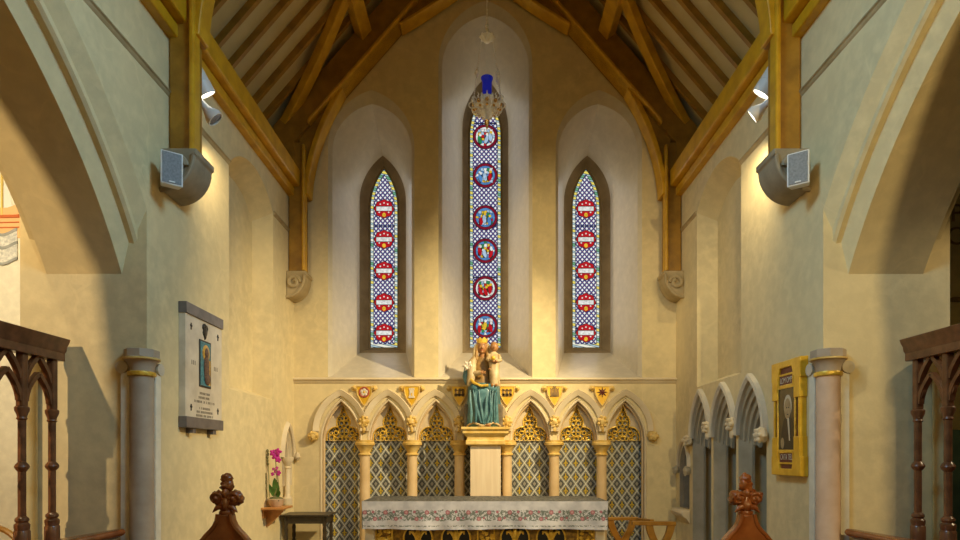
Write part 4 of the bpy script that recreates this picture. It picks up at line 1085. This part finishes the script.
for q in (-1, 1):
    mb.tube([(sx - .012 + q * .085, sy - .005, sz + .93), (sx - .01 + q * .135, sy - .055, sz + .84), (sx + q * .15, sy - .10, sz + .72), (sx + q * .165, sy - .13, sz + .60), (sx + q * .19, sy - .12, sz + .53)], [.035, .055, .055, .05, .03], 12)
link('cloak', mb, 'cream_cloth', st, angle=70)
mb = MB(); mb.tube([(sx - .15, sy + .02, sz + .88), (sx - .205, sy - .0, sz + .78), (sx - .225, sy - .03, sz + .66), (sx - .21, sy - .06, sz + .56)], [.03, .045, .05, .03], 12)
plabel(link('cloak_edge', mb, 'teal', st, angle=70), 'dark blue green edge of the cloak')
mb = MB()
mb.tube([(sx - .19, sy - .14, sz + .64), (sx - .12, sy - .20, sz + .56), (sx - .03, sy - .225, sz + .52), (sx + .06, sy - .21, sz + .53)], .018, 8); plabel(link('gold_hem', mb, 'gold', st), 'gilded cloak hem')
mb = MB()                                              # arms with hands
mb.tube([(sx - .135, sy + .02, sz + .85), (sx - .17, sy - .03, sz + .74), (sx - .14, sy - .12, sz + .68), (sx - .03, sy - .155, sz + .70)], [.045, .05, .042, .026], 12)
mb.tube([(sx + .11, sy + .02, sz + .85), (sx + .16, sy - .02, sz + .76), (sx + .15, sy - .11, sz + .72), (sx + .10, sy - .16, sz + .74)], [.045, .048, .04, .026], 12)
link('sleeve', mb, 'cream_cloth', st, angle=70)
mb = MB()
for hx, hz, dr in ((-.02, .70, 1), (.09, .74, 1)):
    mb.ball((sx + hx, sy - .16, sz + hz), (.026, .014, .020), 10, 7)
    for k in range(4): mb.tube([(sx + hx + .01, sy - .165, sz + hz + .014 - k * .009), (sx + hx + .035, sy - .172, sz + hz + .013 - k * .009), (sx + hx + .052 - .004 * abs(k - 1), sy - .163, sz + hz + .010 - k * .009)], [.0055, .005, .0035], 6)
    mb.tube([(sx + hx - .005, sy - .165, sz + hz + .018), (sx + hx + .012, sy - .178, sz + hz + .026)], [.006, .004], 6)
plabel(link('hand', mb, 'skin', st), 'carved hands')
hx, hy, hz = sx - .018, sy - .012, sz + 1.04
mb = MB(); q = Matrix.Rotation(0.12, 3, 'Z')
mb.ball((hx, hy, hz), (.068, .072, .09), 20, 14); mb.tube([(hx, hy + .01, hz - .05), (hx, hy + .02, hz - .13)], [.038, .04], 12)
mb.tube([(hx, hy - .068, hz + .012), (hx, hy - .082, hz - .018), (hx, hy - .07, hz - .024)], [.007, .012, .006], 8)
for w in (-1, 1): mb.ball((hx + w * .06, hy, hz - .005), (.01, .018, .024), 8, 6)
mb.ball((hx, hy - .05, hz - .062), (.024, .02, .02), 10, 7)
hd_ = link('head', mb, 'skin', st, angle=70)
mb = MB()
for w in (-1, 1): mb.ball((hx + w * .024, hy - .062, hz + .012), (.010, .006, .006), 8, 6); mb.tube([(hx + w * .010, hy - .067, hz + .026), (hx + w * .025, hy - .066, hz + .030), (hx + w * .038, hy - .055, hz + .026)], .003, 5)
plabel(link('eyes', mb, 'dark', hd_), 'painted eyes and brows')
mb = MB(); mb.ball((hx, hy - .066, hz - .043), (.016, .006, .006), 10, 6); plabel(link('mouth', mb, 'rose_red', hd_), 'red lips')
mb = MB()
mb.ball((hx, hy + .022, hz + .02), (.07, .068, .078), 16, 10, .1, 40)
for w in (-1, 1): mb.tube([(hx + w * .058, hy - .01, hz + .03), (hx + w * .07, hy - .01, hz - .04), (hx + w * .075, hy - .03, hz - .11), (hx + w * .07, hy - .05, hz - .17)], [.022, .026, .026, .012], 10)
link('hair', mb, 'hair', st, angle=70)
mb = MB()
for w in (-1, 1): mb.tube([(hx + w * .03, hy + .01, hz + .075), (hx + w * .078, hy + .01, hz + .02), (hx + w * .092, hy + .0, hz - .06), (hx + w * .10, hy - .02, hz - .15)], [.02, .026, .03, .03], 10)
plabel(link('veil', mb, 'cream_cloth', st, angle=70), 'cream veil beside the face')
mb = MB(); n = 40; cb = [(.068, .0), (.07, .012), (.07, .024)]
lo = lambda r, z: [(hx + r * cos(2 * PI * k / n), hy + .008 + r * sin(2 * PI * k / n), hz + .055 + z) for k in range(n)]
tp = [(hx + .078 * cos(2 * PI * k / n), hy + .008 + .078 * sin(2 * PI * k / n), hz + .055 + .045 + .025 * abs(sin(4 * 2 * PI * k / n))) for k in range(n)]
mb.loft([lo(.060, 0), lo(.068, 0), lo(.071, .02), tp, [(hx + .07 * cos(2 * PI * k / n), hy + .008 + .07 * sin(2 * PI * k / n), hz + .055 + .04) for k in range(n)], lo(.060, 0)], True)
plabel(link('crown', mb, 'gold', st), 'gilded crown')
# child on her knee
kx, ky, kz = sx + .135, sy - .07, sz
mb = MB()
kr = lambda cx, cy, z, rx, ry: [(kx + cx + rx * cos(2 * PI * k / 20) * (1 + .05 * sin(6 * 2 * PI * k / 20)), ky + cy + ry * sin(2 * PI * k / 20), kz + z) for k in range(20)]
mb.loft([kr(.0, -.10, .53, .045, .04), kr(.005, -.10, .60, .062, .055), kr(.005, -.07, .72, .066, .06), kr(.005, -.03, .82, .07, .06), kr(.0, -.01, .90, .072, .05), kr(.0, -.005, .95, .055, .04), kr(.0, -.005, .975, .026, .026)], True, True, True)
mb.tube([(kx - .055, ky - .01, kz + .93), (kx - .08, ky - .06, kz + .87), (kx - .05, ky - .10, kz + .84)], [.026, .026, .016], 10)
mb.tube([(kx + .06, ky - .01, kz + .93), (kx + .08, ky - .05, kz + .86), (kx + .04, ky - .10, kz + .84)], [.026, .026, .016], 10)
ch = plabel(link('child', mb, 'cream_cloth', st, angle=70), 'small child in a cream gown')
mb = MB(); c = (kx + .005, ky - .01, kz + 1.035); mb.ball(c, (.05, .054, .062), 16, 11); mb.ball((c[0], c[1] - .055, c[2] - .01), (.008, .01, .012), 8, 6)
for w in (-1, 1): mb.ball((c[0] + w * .048, c[1], c[2] - .003), (.008, .014, .018), 7, 5)
mb.ball((kx - .01, ky - .115, kz + .84), .02, 8, 6); mb.ball((kx + .03, ky - .115, kz + .84), .02, 8, 6)
for w in (-1, 1): mb.tube([(kx + w * .025, ky - .11, kz + .55), (kx + w * .025, ky - .15, kz + .525)], [.02, .014], 8)
plabel(link('child_face', mb, 'skin', ch, angle=70), 'face, hands and feet of the child')
mb = MB(); mb.ball((c[0], c[1] + .014, c[2] + .018), (.052, .05, .052), 14, 9, .2, 60); plabel(link('child_hair', mb, 'hair', ch), 'golden curls')
mb = MB(); mb.ball((kx - .01, ky - .125, kz + .875), .03, 12, 8); plabel(link('orb', mb, 'gold', ch), 'gold ball in the child\'s hands')
mb = MB()                                              # white lily held at her side
for k in range(6):
    a = k * 1.05; mb.tube([(sx - .20, sy - .10, sz + .76), (sx - .20 + .045 * cos(a), sy - .12, sz + .79 + .04 * sin(a)), (sx - .20 + .075 * cos(a), sy - .115, sz + .79 + .07 * sin(a))], [.012, .022, .004], 7)
mb.tube([(sx - .20, sy - .10, sz + .77), (sx - .175, sy - .12, sz + .66)], .010, 6); plabel(link('lily', mb, 'pinkpaint', st), 'white flower held at her side')

st.scale = (1.05, 1.0, 1.055)
# ---- hanging sanctuary lamp
LX, LY = at(487, 0, 6.5)[0], 6.5; k = 6.5 / 600
zz = lambda py: EYE + (455 - py - 4) * k
lamp = thing('sanctuary_lamp', 'hanging gilt lamp with a blue glass in front of the tallest lancet', 'lamp', (LX, LY, zz(112)))
mb = MB(); mb.lathe([(.012, zz(117)), (.022, zz(115)), (.03, zz(113)), (.06, zz(111)), (.075, zz(108)), (.12, zz(106)), (.14, zz(103.5)), (.15, zz(102.5)), (.15, zz(101)), (.135, zz(101)), (.12, zz(103)), (.05, zz(107))], (LX, LY, 0), 28); bowl = link('bowl', mb, 'silver', lamp)
mb = MB(); mg = MB()
for q in range(10):
    t = 2 * PI * q / 10; u = Vector((cos(t), sin(t), 0)); c = Vector((LX, LY, zz(102)))
    for rr, zz_, w in ((.165, .01, .032), (.14, -.04, .024), (.10, -.075, .018)):
        mb.tube([c + u * (rr + w * cos(a)) + Vector((0, 0, zz_ + w * sin(a))) for a in [2 * PI * i / 12 for i in range(13)]], .007, 6)
    t += PI / 10; u = Vector((cos(t), sin(t), 0))
    mb.tube([c + u * .15, c + u * .165 + Vector((0, 0, .03)), c + u * .15 + Vector((0, 0, .055)), c + u * .17 + Vector((0, 0, .07))], [.012, .010, .008, .003], 6)
    mg.ball(c + u * .152 + Vector((0, 0, -.01)), .021, 9, 7); mg.ball(c + u * .125 + Vector((0, 0, -.05)), .015, 8, 6)
link('gallery', mb, 'silver', bowl); plabel(link('boss_ring', mg, 'brass', bowl), 'ring of brass bosses')
mb = MB(); mb.ball((LX, LY, zz(119)), .022, 10, 8); mb.lathe([(.008, zz(125)), (.018, zz(121)), (.03, zz(117))], (LX, LY, 0), 12); link('pendant', mb, 'brass', bowl)
mb = MB(); mb.lathe([(.045, zz(99)), (.052, zz(96)), (.052, zz(79)), (.055, zz(77)), (.064, zz(75.5)), (.066, zz(74)), (.058, zz(74)), (.05, zz(78)), (.046, zz(95)), (.0, zz(96))], (LX, LY, 0), 24); plabel(link('glass', mb, 'blueglass', lamp), 'tall cobalt blue glass')
mb = MB(); mb.lathe([(.10, zz(99)), (.085, zz(97)), (.075, zz(95)), (.08, zz(94)), (.06, zz(94))], (LX, LY, 0), 20); link('glass_holder', mb, 'silver', lamp)
zt = zz(35)
mb = MB(); mb.lathe([(.0, zz(39.5)), (.03, zz(38)), (.06, zz(35)), (.075, zz(33)), (.05, zz(32)), (.02, zz(30.5)), (.012, zz(29))], (LX, LY, 0), 20)
for q in range(8): t = 2 * PI * q / 8; mb.ball((LX + .072 * cos(t), LY + .072 * sin(t), zz(33)), .014, 7, 5)
link('crown_hook', mb, 'silver', lamp)
for q, t in enumerate((PI * .92, -.15, .25)):
    a = Vector((LX + .065 * cos(t), LY + .065 * sin(t), zt)); b = Vector((LX + .16 * cos(t), LY + .16 * sin(t), zz(100)))
    mb = MB(); mb.tube([a, b], .0035, 5)
    n = 34
    for i in range(n):
        p = a + (b - a) * (i + .5) / n; mb.ball(p, .0065, 5, 4)
    p = a + (b - a) * (.50 + .06 * q); mb.ball(p, .026, 10, 7); mb.ball(p + Vector((0, 0, .04)), .014, 8, 6); mb.ball(p - Vector((0, 0, .04)), .014, 8, 6)
    mb.ball(b + Vector((0, 0, .06)), .022, 8, 6)
    link('chain', mb, 'silver', lamp)
mb = MB(); mb.tube([(LX, LY, zz(29)), (LX, LY, 9.4)], .006, 6)
for i in range(60): mb.ball((LX, LY, zz(29) + .03 + i * .045), .010, 5, 4)
for py in (22, 26): mb.ball((LX, LY, zz(py)), .02, 8, 6)
plabel(link('hanging_chain', mb, 'silver', lamp), 'long chain up to the roof')

# ---- marble tablet on the left wall
PY0, PY1, PZ0, PZ1 = 5.30, 6.03, 1.925, 3.06
tab = thing('memorial_tablet', 'pale marble tablet with a mosaic icon between grey marble bars', 'plaque', (-HW, 5.66, PZ0))
fxl = lambda e: -HW + e
mb = MB(); mb.box(fxl(0), fxl(.06), PY0, PY1, PZ0 + .10, PZ1 - .08); link('slab', mb, 'marble', tab, smooth=False, bevel=.004)
for z0, z1 in ((PZ0 + .02, PZ0 + .12), (PZ1 - .10, PZ1)):
    mb = MB(); mb.box(fxl(0), fxl(.075), PY0 - .008, PY1 + .008, z0, z1); plabel(link('bar', mb, 'slate', tab, smooth=False, bevel=.004), 'grey marble bar')
for y in (PY0 + .16, PY1 - .16):
    mb = MB(); mb.box(fxl(0), fxl(.06), y - .03, y + .03, PZ0 - .025, PZ0 + .02); link('bracket', mb, 'slate', tab, smooth=False)
ym = 5.665
mb = MB(); mb.box(fxl(.06), fxl(.066), ym - .115, ym + .115, 2.335, 2.775); ic = link('icon', mb, 'black', tab, smooth=False)
mb = MB(); mb.box(fxl(.066), fxl(.069), ym - .10, ym + .10, 2.35, 2.76); link('mosaic_ground', mb, 'mosaic_blue', ic, smooth=False)
mb = MB(); mb.ball((fxl(.068), ym + .01, 2.66), (.008, .075, .08), 16, 10); mb.box(fxl(.068), fxl(.071), ym + .02, ym + .095, 2.36, 2.60); link('halo', mb, 'mosaic_gold', ic)
mb = MB(); mb.ball((fxl(.072), ym + .015, 2.52), (.008, .055, .15), 14, 9); mb.ball((fxl(.074), ym + .01, 2.66), (.008, .04, .05), 12, 8); mb.ball((fxl(.074), ym + .03, 2.42), (.008, .06, .06), 12, 8); link('figure', mb, 'mosaic_dark', ic)
mb = MB()                                             # crest above the icon
for (a, b, r1, r2) in ((0, 2.86, .045, .05), (0, 2.915, .03, .025), (-.035, 2.90, .018, .03), (.035, 2.90, .018, .03), (0, 2.815, .02, .03)): mb.ball((fxl(.062), ym + a, b), (.012, r1, r2), 10, 7, .3, 50)
plabel(link('crest', mb, 'black', tab), 'dark crest')
for y in (PY0 + .10, PY1 - .09):
    for z in (2.13, 2.86): mb = MB(); mb.box(fxl(.06), fxl(.064), y - .008, y + .008, z - .03, z + .03); mb.box(fxl(.06), fxl(.064), y - .018, y + .018, z - .002, z + .014); link('cross_mark', mb, 'black', tab, smooth=False)
def text(body, name, parent, mat, size, M4, depth=.002, sxy=1.0):
    cu = bpy.data.curves.new(name, 'FONT'); cu.body = body; cu.size = size; cu.extrude = depth; cu.align_x = 'CENTER'; cu.align_y = 'CENTER'
    o = bpy.data.objects.new('tmp', cu); COL.objects.link(o)
    me = bpy.data.meshes.new_from_object(o.evaluated_get(bpy.context.evaluated_depsgraph_get()))
    bpy.data.objects.remove(o); bpy.data.curves.remove(cu)
    q = org(parent)
    for v in me.vertices: v.co = (M4 @ Vector((v.co.x * sxy, v.co.y, v.co.z))) - q
    me.materials.clear(); me.materials.append(M[mat]); me.name = name
    ob = bpy.data.objects.new(name, me); COL.objects.link(ob); ob.parent = parent; ORG[ob.name] = q
    return ob
def wallM(s, x, y, z):
    """text frame on a side wall: reading direction seen from the room"""
    return Matrix(((0, 0, -s, x), (-s if s > 0 else 1, 0, 0, y), (0, 1, 0, z), (0, 0, 0, 1)))
# weathered inscription: too worn to read, so rows of small incised strokes
mb = MB(); rnd = random.Random(8)
for i, (z, hwid) in enumerate(((2.275, .10), (2.235, .13), (2.195, .20), (2.135, .11), (2.10, .16), (2.065, .17), (2.03, .19))):
    y = ym - hwid
    while y < ym + hwid:
        w = rnd.uniform(.008, .02)
        if rnd.random() > .2: mb.box(fxl(.0595), fxl(.0608), y, y + w * .6, z - .011, z + .011)
        y += w
for y, n in ((PY0 + .14, 3), (PY1 - .14, 3)):
    for q in range(n): mb.box(fxl(.0595), fxl(.0608), y + (q - 1) * .03, y + (q - 1) * .03 + .012, 2.52, 2.56)
plabel(link('lettering', mb, 'ink', tab, smooth=False), 'worn incised inscription')

# ---- gilt framed picture on the right wall
GY0, GY1, GZ0, GZ1 = 5.03, 5.655, 1.52, 2.53
gf = lambda e: HW - e
pic = thing('framed_picture', 'gilt and maroon framed photograph of a white-haired man in dark clothes', 'picture', (HW, 5.34, GZ0))
ym = (GY0 + GY1) / 2
box = lambda mb, e0, e1, y0, y1, z0, z1: mb.box(gf(e1), gf(e0), y0, y1, z0, z1)
mb = MB(); box(mb, .0, .05, GY0 + .02, GY1 - .02, GZ0 + .01, GZ1 - .01); link('backboard', mb, 'maroon', pic, smooth=False)
mb = MB()
for z0, z1 in ((GZ0, GZ0 + .34), (GZ1 - .34, GZ1)):
    for y0, y1 in ((GY0, GY0 + .13), (GY1 - .13, GY1)): box(mb, 0, .07, y0, y1, z0, z1)
for z0, z1 in ((GZ0, GZ0 + .06), (GZ1 - .06, GZ1)): box(mb, 0, .068, GY0, GY1, z0, z1)
for y0, y1 in ((GY0 + .015, GY0 + .055), (GY1 - .055, GY1 - .015)): box(mb, 0, .062, y0, y1, GZ0, GZ1)
for t, zz_ in ((1, GZ0), (-1, GZ1)):                   # sloping shoulders beside the maroon gores
    for q in (-1, 1):
        yy = ym + q * .19
        P = [(yy + q * .14, zz_), (yy - q * .08, zz_), (yy - q * .02, zz_ + t * .14), (yy + q * .0, zz_ + t * .17), (yy + q * .14, zz_ + t * .17)]
        mb.prism(P, lambda u, v: (gf(.0), u, v), lambda u, v: (gf(.069), u, v))
link('frame', mb, 'gold_paint', pic, smooth=False, bevel=.006)
PYa, PYb, PZa, PZb = ym - .18, ym + .18, 1.745, 2.29
mb = MB(); box(mb, .05, .064, PYa - .03, PYb + .03, PZa - .03, PZa); box(mb, .05, .064, PYa - .03, PYb + .03, PZb, PZb + .03); box(mb, .05, .064, PYa - .03, PYa, PZa, PZb); box(mb, .05, .064, PYb, PYb + .03, PZa, PZb); link('inner_moulding', mb, 'gold', pic, smooth=False, bevel=.004)
mb = MB(); box(mb, .05, .056, PYa, PYb, PZa, PZb); ph = plabel(link('photograph', mb, 'photo_grey', pic, smooth=False), 'sepia photograph')
mb = MB(); n = 12                                    # sitter printed on the flat picture
flat = lambda pts, e: mb.poly([(gf(e), y, z) for y, z in pts])
el = lambda cy, cz, ry, rz, e: flat([(cy + ry * cos(2 * PI * i / 20), cz + rz * sin(2 * PI * i / 20)) for i in range(20)], e)
mb.m = 0; flat([(ym - .16, PZa), (ym + .14, PZa), (ym + .12, PZa + .14), (ym + .06, PZa + .27), (ym - .03, PZa + .30), (ym - .12, PZa + .27), (ym - .16, PZa + .20)], .0572)
mb.m = 2; el(ym - .03, 2.13, .088, .098, .0576); mb.m = 1; el(ym - .025, 2.105, .074, .092, .0580); mb.m = 0
for dy in (-.026, .016): el(ym - .025 + dy, 2.115, .012, .007, .0584)
el(ym - .028, 2.055, .020, .005, .0584)
mb.m = 2; flat([(ym - .06, PZa + .275), (ym - .02, PZa + .28), (ym - .06, PZa + .08), (ym - .085, PZa + .08)], .0584); mb.m = 1; el(ym + .09, PZa + .06, .04, .05, .0584)
link('sitter', mb, ['photo_coat', 'photo_skin', 'photo_white'], ph, smooth=False, weld=False)
for z, tx in ((2.355, 'LOM OMP'), (1.68, 'CATA TEL')):
    mb = MB(); box(mb, .05, .060, ym - .15, ym + .15, z - .045, z + .045); pb = plabel(link('title_panel', mb, 'maroon', pic, smooth=False), 'maroon lettered panel')
    mb = MB()
    for a in (-1, 1): box(mb, .05, .066, ym - .165, ym + .165, z + a * .052 - .008, z + a * .052 + .008); box(mb, .05, .066, ym + a * .158 - .008, ym + a * .158 + .008, z - .05, z + .05)
    link('panel_edge', mb, 'gold_paint', pb, smooth=False)
    text(tx, 'lettering', pb, 'photo_white', .072, wallM(1, gf(.061), ym, z), .001, .82)

pic.scale = (1.0, 0.77, 1.0); pic.location.y = 5.27

# ---- mural and lettering in the aisles
mur = thing('mural', 'painted boat on grey waves on the aisle wall', 'mural', (-5.5, 7, 3.7))
mk = 7.0 / 600; mz = lambda py: EYE + (455 - py) * mk; mx = lambda px: (px - 485) * mk
mb = MB(); mb.prism([(mx(-60), mz(208)), (mx(8), mz(208)), (mx(22), mz(203)), (mx(21), mz(238)), (mx(-50), mz(240))], XZ(6.99), XZ(6.999)); link('hull', mb, 'orange', mur, smooth=False)
mb = MB()
for py, t in ((217, .035), (223, .014), (228, .014)): mb.tube([(mx(px), 6.988, mz(py + .06 * abs(px - 20) ** .7 - .5)) for px in range(-55, 22, 5)], t * .6, 5)
link('planking', mb, 'mural_red', mur)
mb = MB(); mb.prism([(mx(-40), mz(211)), (mx(3), mz(211)), (mx(3), mz(150)), (mx(-40), mz(150))], XZ(6.992), XZ(6.999)); mb.prism([(mx(4), mz(211)), (mx(14), mz(211)), (mx(8), mz(182)), (mx(4), mz(186))], XZ(6.992), XZ(6.999)); link('sail', mb, 'sail', mur, smooth=False)
mb = MB(); mb.box(mx(1.5), mx(3.5), 6.985, 6.998, mz(218), mz(130)); link('mast', mb, 'mural_yellow', mur, smooth=False)
wv = lambda px, ph: 3.0 * sin(px * .18 + ph)
for z0, th, mt, yy in ((232, 30, 'mural_pale', 6.986), (231, 3, 'mural_grey', 6.982), (244, 3, 'mural_grey', 6.982), (260, 2.5, 'mural_grey', 6.982)):
    mb = MB(); up = [(mx(px), mz(z0 + wv(px, 1))) for px in range(-60, 21, 3)]; dn = [(mx(px), mz(z0 + th + wv(px, 1))) for px in range(-60, 21, 3)]
    mb.prism(up + dn[::-1], XZ(yy), XZ(6.999)); link('wave', mb, mt, mur, smooth=False)
ltr = thing('wall_lettering', 'large brown painted letters on the ochre aisle wall', 'lettering', (5.5, 7, 4.2))
RM = lambda px, py: Matrix(((1, 0, 0, mx(px)), (0, 0, -1, 6.995), (0, 1, 0, mz(py)), (0, 0, 0, 1)))
for px, py, ch_ in ((956.5, 214, 'P'), (956.5, 237, 'O')): text(ch_, 'letter', ltr, 'letter_brown', .30, RM(px, py))
mb = MB(); mb.box(mx(949), mx(1100), 6.93, 6.999, mz(302), mz(298.5)); tag(link('wall_rail', mb, 'letter_brown', loc=(5.6, 7, 3.5), smooth=False), 'dark horizontal rail on the ochre wall under the letters', 'rail')
mb = MB(); mb.box(mx(934), mx(1060), 6.9, 6.999, 0, mz(430)); tag(link('painted_board', mb, 'teal_board', loc=(5.6, 7, 0), smooth=False, bevel=.01), 'teal painted board on the wall behind the carved screen', 'board')
# bent back of a chair in the left aisle
ac = thing('aisle_chair', 'wooden chair with a rounded back behind the mural side screen', 'chair', (-3.95, 4.35, 0))
cx_, cy_ = -3.78, 4.55
mb = MB(); mb.tube([(cx_ + .26 * cos(t), cy_, .96 + .20 * sin(t)) for t in [PI * i / 16 for i in range(17)]], .022, 8)
link('back_hoop', mb, 'chair_oak', ac)
mb = MB(); mb.tube([(cx_, cy_, .5), (cx_, cy_, 1.15)], .02, 8); mb.tube([(cx_ - .24, cy_, 1.0), (cx_ + .24, cy_, 1.0)], .015, 8); link('back_splat', mb, 'chair_oak', ac)
mb = MB(); mb.box(cx_ - .24, cx_ + .24, cy_ - .42, cy_ + .02, .42, .46); link('seat', mb, 'chair_oak', ac, smooth=False, bevel=.01)
for a in (-.22, .22):
    for b in (-.40, 0): mb = MB(); mb.tube([(cx_ + a, cy_ + b, 0), (cx_ + a, cy_ + b, .96 if b == 0 else .42)], .02, 8); link('leg', mb, 'chair_oak', ac)

# ---- shelf with orchid
sh = thing('wall_shelf', 'small orange pine bracket shelf under the orchid', 'shelf', (-HW, 7.45, 1.03))
mb = MB(); mb.box(-HW, -2.44, 7.24, 7.62, 1.035, 1.06); link('board', mb, 'pine', sh, smooth=False, bevel=.004)
mb = MB(); mb.prism([(0, 1.035), (.22, 1.035), (.20, .99), (.03, .82), (0, .82)], lambda u, v: (-HW + u, 7.41, v), lambda u, v: (-HW + u, 7.45, v)); link('bracket', mb, 'pine', sh, smooth=False, bevel=.004)
mb = MB(); mb.box(-HW, -HW + .02, 7.28, 7.58, .93, 1.035); link('wall_cleat', mb, 'pine', sh, smooth=False)
ox, oy, oz = -2.585, 7.42, 1.06
orc = thing('orchid', 'magenta flowered orchid in a pale bowl on the pine shelf', 'plant', (ox, oy, oz))
mb = MB(); mb.lathe([(.06, 0), (.085, .03), (.10, .085), (.105, .095), (.098, .10), (.09, .085), (.0, .085)], (ox, oy, oz), 24); link('pot', mb, 'pot', orc)
mb = MB(); mb.ball((ox, oy, oz + .09), (.09, .09, .035), 14, 8, .4, 30); link('moss', mb, 'soil', orc)
T = lambda px, py: Vector(((px - 485) * oy / 600, oy - .02, EYE + (455 - py) * oy / 600))
for path in (((276, 497), (277.5, 480), (276.5, 465), (275.5, 455)), ((274, 497), (279, 484), (278, 474), (275, 468)), ((270, 497), (269.5, 480), (269, 465), (268, 452)), ((268, 497), (267.5, 488), (266.5, 478))):
    mb = MB(); mb.tube([T(*p) for p in path], .005, 6)
    link('stem', mb, 'stemgreen', orc)
def leafm(a, b, w, bend):
    mb = MB(); a, b = Vector(a), Vector(b); L = []
    for i in range(9):
        t = i / 8; p = a.lerp(b, t) + Vector((0, -bend * t * t, 0)); hwid = w * sin(PI * min(.999, t * .85 + .12)) ** .8
        L.append([p + Vector((-hwid, 0, 0)), p + Vector((0, .012, 0)), p + Vector((hwid, 0, 0)), p + Vector((0, .006, 0))])
    mb.loft(L, True, True, True); link('leaf', mb, 'leaf', orc, angle=70)
leafm(T(277, 496), T(276.5, 478), .045, .05); leafm(T(274, 496), T(271, 484), .03, .04); leafm(T(278, 497), T(281, 489), .028, .08)
def bloom(p, r, k):
    mb = MB(); p = Vector(p); rnd = random.Random(k)
    for q in range(5):
        a = 2 * PI * q / 5 + rnd.uniform(-.2, .2); rot = Matrix.Rotation(a, 3, 'Y')
        mb.ball(p + rot @ Vector((r * .55, rnd.uniform(-.01, .01), 0)), (r * .55, r * .12, r * .42), 10, 7, rot=rot)
    mb.ball(p + Vector((0, -.012, -.005)), (r * .2, r * .3, r * .25), 8, 6); link('flower', mb, 'magenta', orc, angle=70)
for i, (px, py, r) in enumerate(((273.5, 453, .042), (278.5, 452, .045), (276, 456.5, .048), (279, 460, .035), (279, 473, .035), (276.5, 471.5, .028), (273, 474, .024), (277.5, 468, .022), (274, 469, .018))): bloom(T(px, py), r, i)
mb = MB()
for i in range(5): mb.ball(T(268.2 + .3 * sin(i * 2), 451 + i * 3.2), (.016, .012, .024), 8, 6); mb.ball(T(266.4, 474 + i * 2.2), (.012, .01, .018), 8, 6)
plabel(link('dry_buds', mb, 'soil', orc), 'withered brown buds')

# ---- small dark table
tb = thing('side_table', 'small dark wooden table with turned legs under the orchid shelf', 'table', (-2.36, 8.05, 0))
TX0, TX1, TY0, TY1, TZ = -2.69, -2.05, 7.86, 8.30, .915
mb = MB(); mb.box(TX0, TX1, TY0, TY1, TZ - .022, TZ); link('top', mb, 'dark_wood', tb, smooth=False, bevel=.006)
mb = MB(); mb.box(TX0 + .05, TX1 - .05, TY0 + .04, TY0 + .06, TZ - .12, TZ - .022); mb.box(TX0 + .05, TX1 - .05, TY1 - .06, TY1 - .04, TZ - .12, TZ - .022); mb.box(TX0 + .05, TX0 + .07, TY0 + .05, TY1 - .05, TZ - .12, TZ - .022); mb.box(TX1 - .07, TX1 - .05, TY0 + .05, TY1 - .05, TZ - .12, TZ - .022); link('apron', mb, 'dark_wood', tb, smooth=False)
for x in (TX0 + .065, TX1 - .065):
    for y in (TY0 + .055, TY1 - .055):
        pr = [(.026, .0), (.026, .10), (.016, .12)] + [(.019 + .008 * abs(sin(i * .9)), .14 + i * .03) for i in range(20)] + [(.018, .76), (.028, .79), (.028, .894)]
        mb = MB(); mb.lathe(pr, (x, y, 0.0), 12); link('leg', mb, 'dark_wood', tb)

# ---- curved-arm chair right of the altar
ch = thing('armchair', 'honey oak armchair with curved crossing legs right of the altar', 'chair', (2.05, 7.65, .15))
def cy(px, py, Y): return Vector(at(px, py, Y))
def rail(name, a, b, w, h):
    mb = MB(); mb.beam(a, b, w, h, (0, 1, 0) if abs((b - a).y) < abs((b - a).x) else (1, 0, 0)); link(name, mb, 'chair_oak', ch, smooth=False, bevel=.008)
rail('arm', cy(607, 518.8, 7.9), cy(638, 518.5, 7.9), .07, .042); rail('arm', cy(632, 523.0, 7.35), cy(675.5, 523.5, 7.35), .075, .05)
rail('back_rail', cy(637, 519.5, 7.9), cy(652, 521.5, 7.37), .06, .05)
def curl(p):
    n = 12; P = [Vector(q) for q in p]; pts = []
    for i in range(n + 1):
        t = i / n; pts.append(P[0] * (1 - t) ** 3 + P[1] * 3 * t * (1 - t) ** 2 + P[2] * 3 * t * t * (1 - t) + P[3] * t ** 3)
    mb = MB(); L = []
    for i, q in enumerate(pts):
        d = (pts[min(i + 1, n)] - pts[max(i - 1, 0)]).normalized(); a = Vector((d.z, 0, -d.x)).normalized(); w = .045 - .012 * i / n
        L.append([q + a * w * j + Vector((0, .028 * k, 0)) for j, k in ((-1, -1), (1, -1), (1, 1), (-1, 1))])
    mb.loft(L, True, True, True); link('curved_leg', mb, 'chair_oak', ch, bevel=.006)
for Y, xl, xr, zt in ((7.9, cy(610, 0, 7.9).x, cy(633, 0, 7.9).x, .86), (7.35, cy(649, 0, 7.35).x, cy(671, 0, 7.35).x, .85)):
    w = xr - xl
    curl([(xl, Y, zt), (xl + .02, Y, zt - .20), (xl + w * .55, Y, zt - .28), (xr, Y, .17)])
    curl([(xr, Y, zt), (xr - .02, Y, zt - .20), (xr - w * .55, Y, zt - .28), (xl, Y, .17)])
x0, x1 = cy(612, 0, 7.6).x, cy(668, 0, 7.6).x
mb = MB(); mb.box(x0 + .05, x1 - .12, 7.38, 7.88, .50, .53); link('seat', mb, 'chair_oak', ch, smooth=False, bevel=.008)
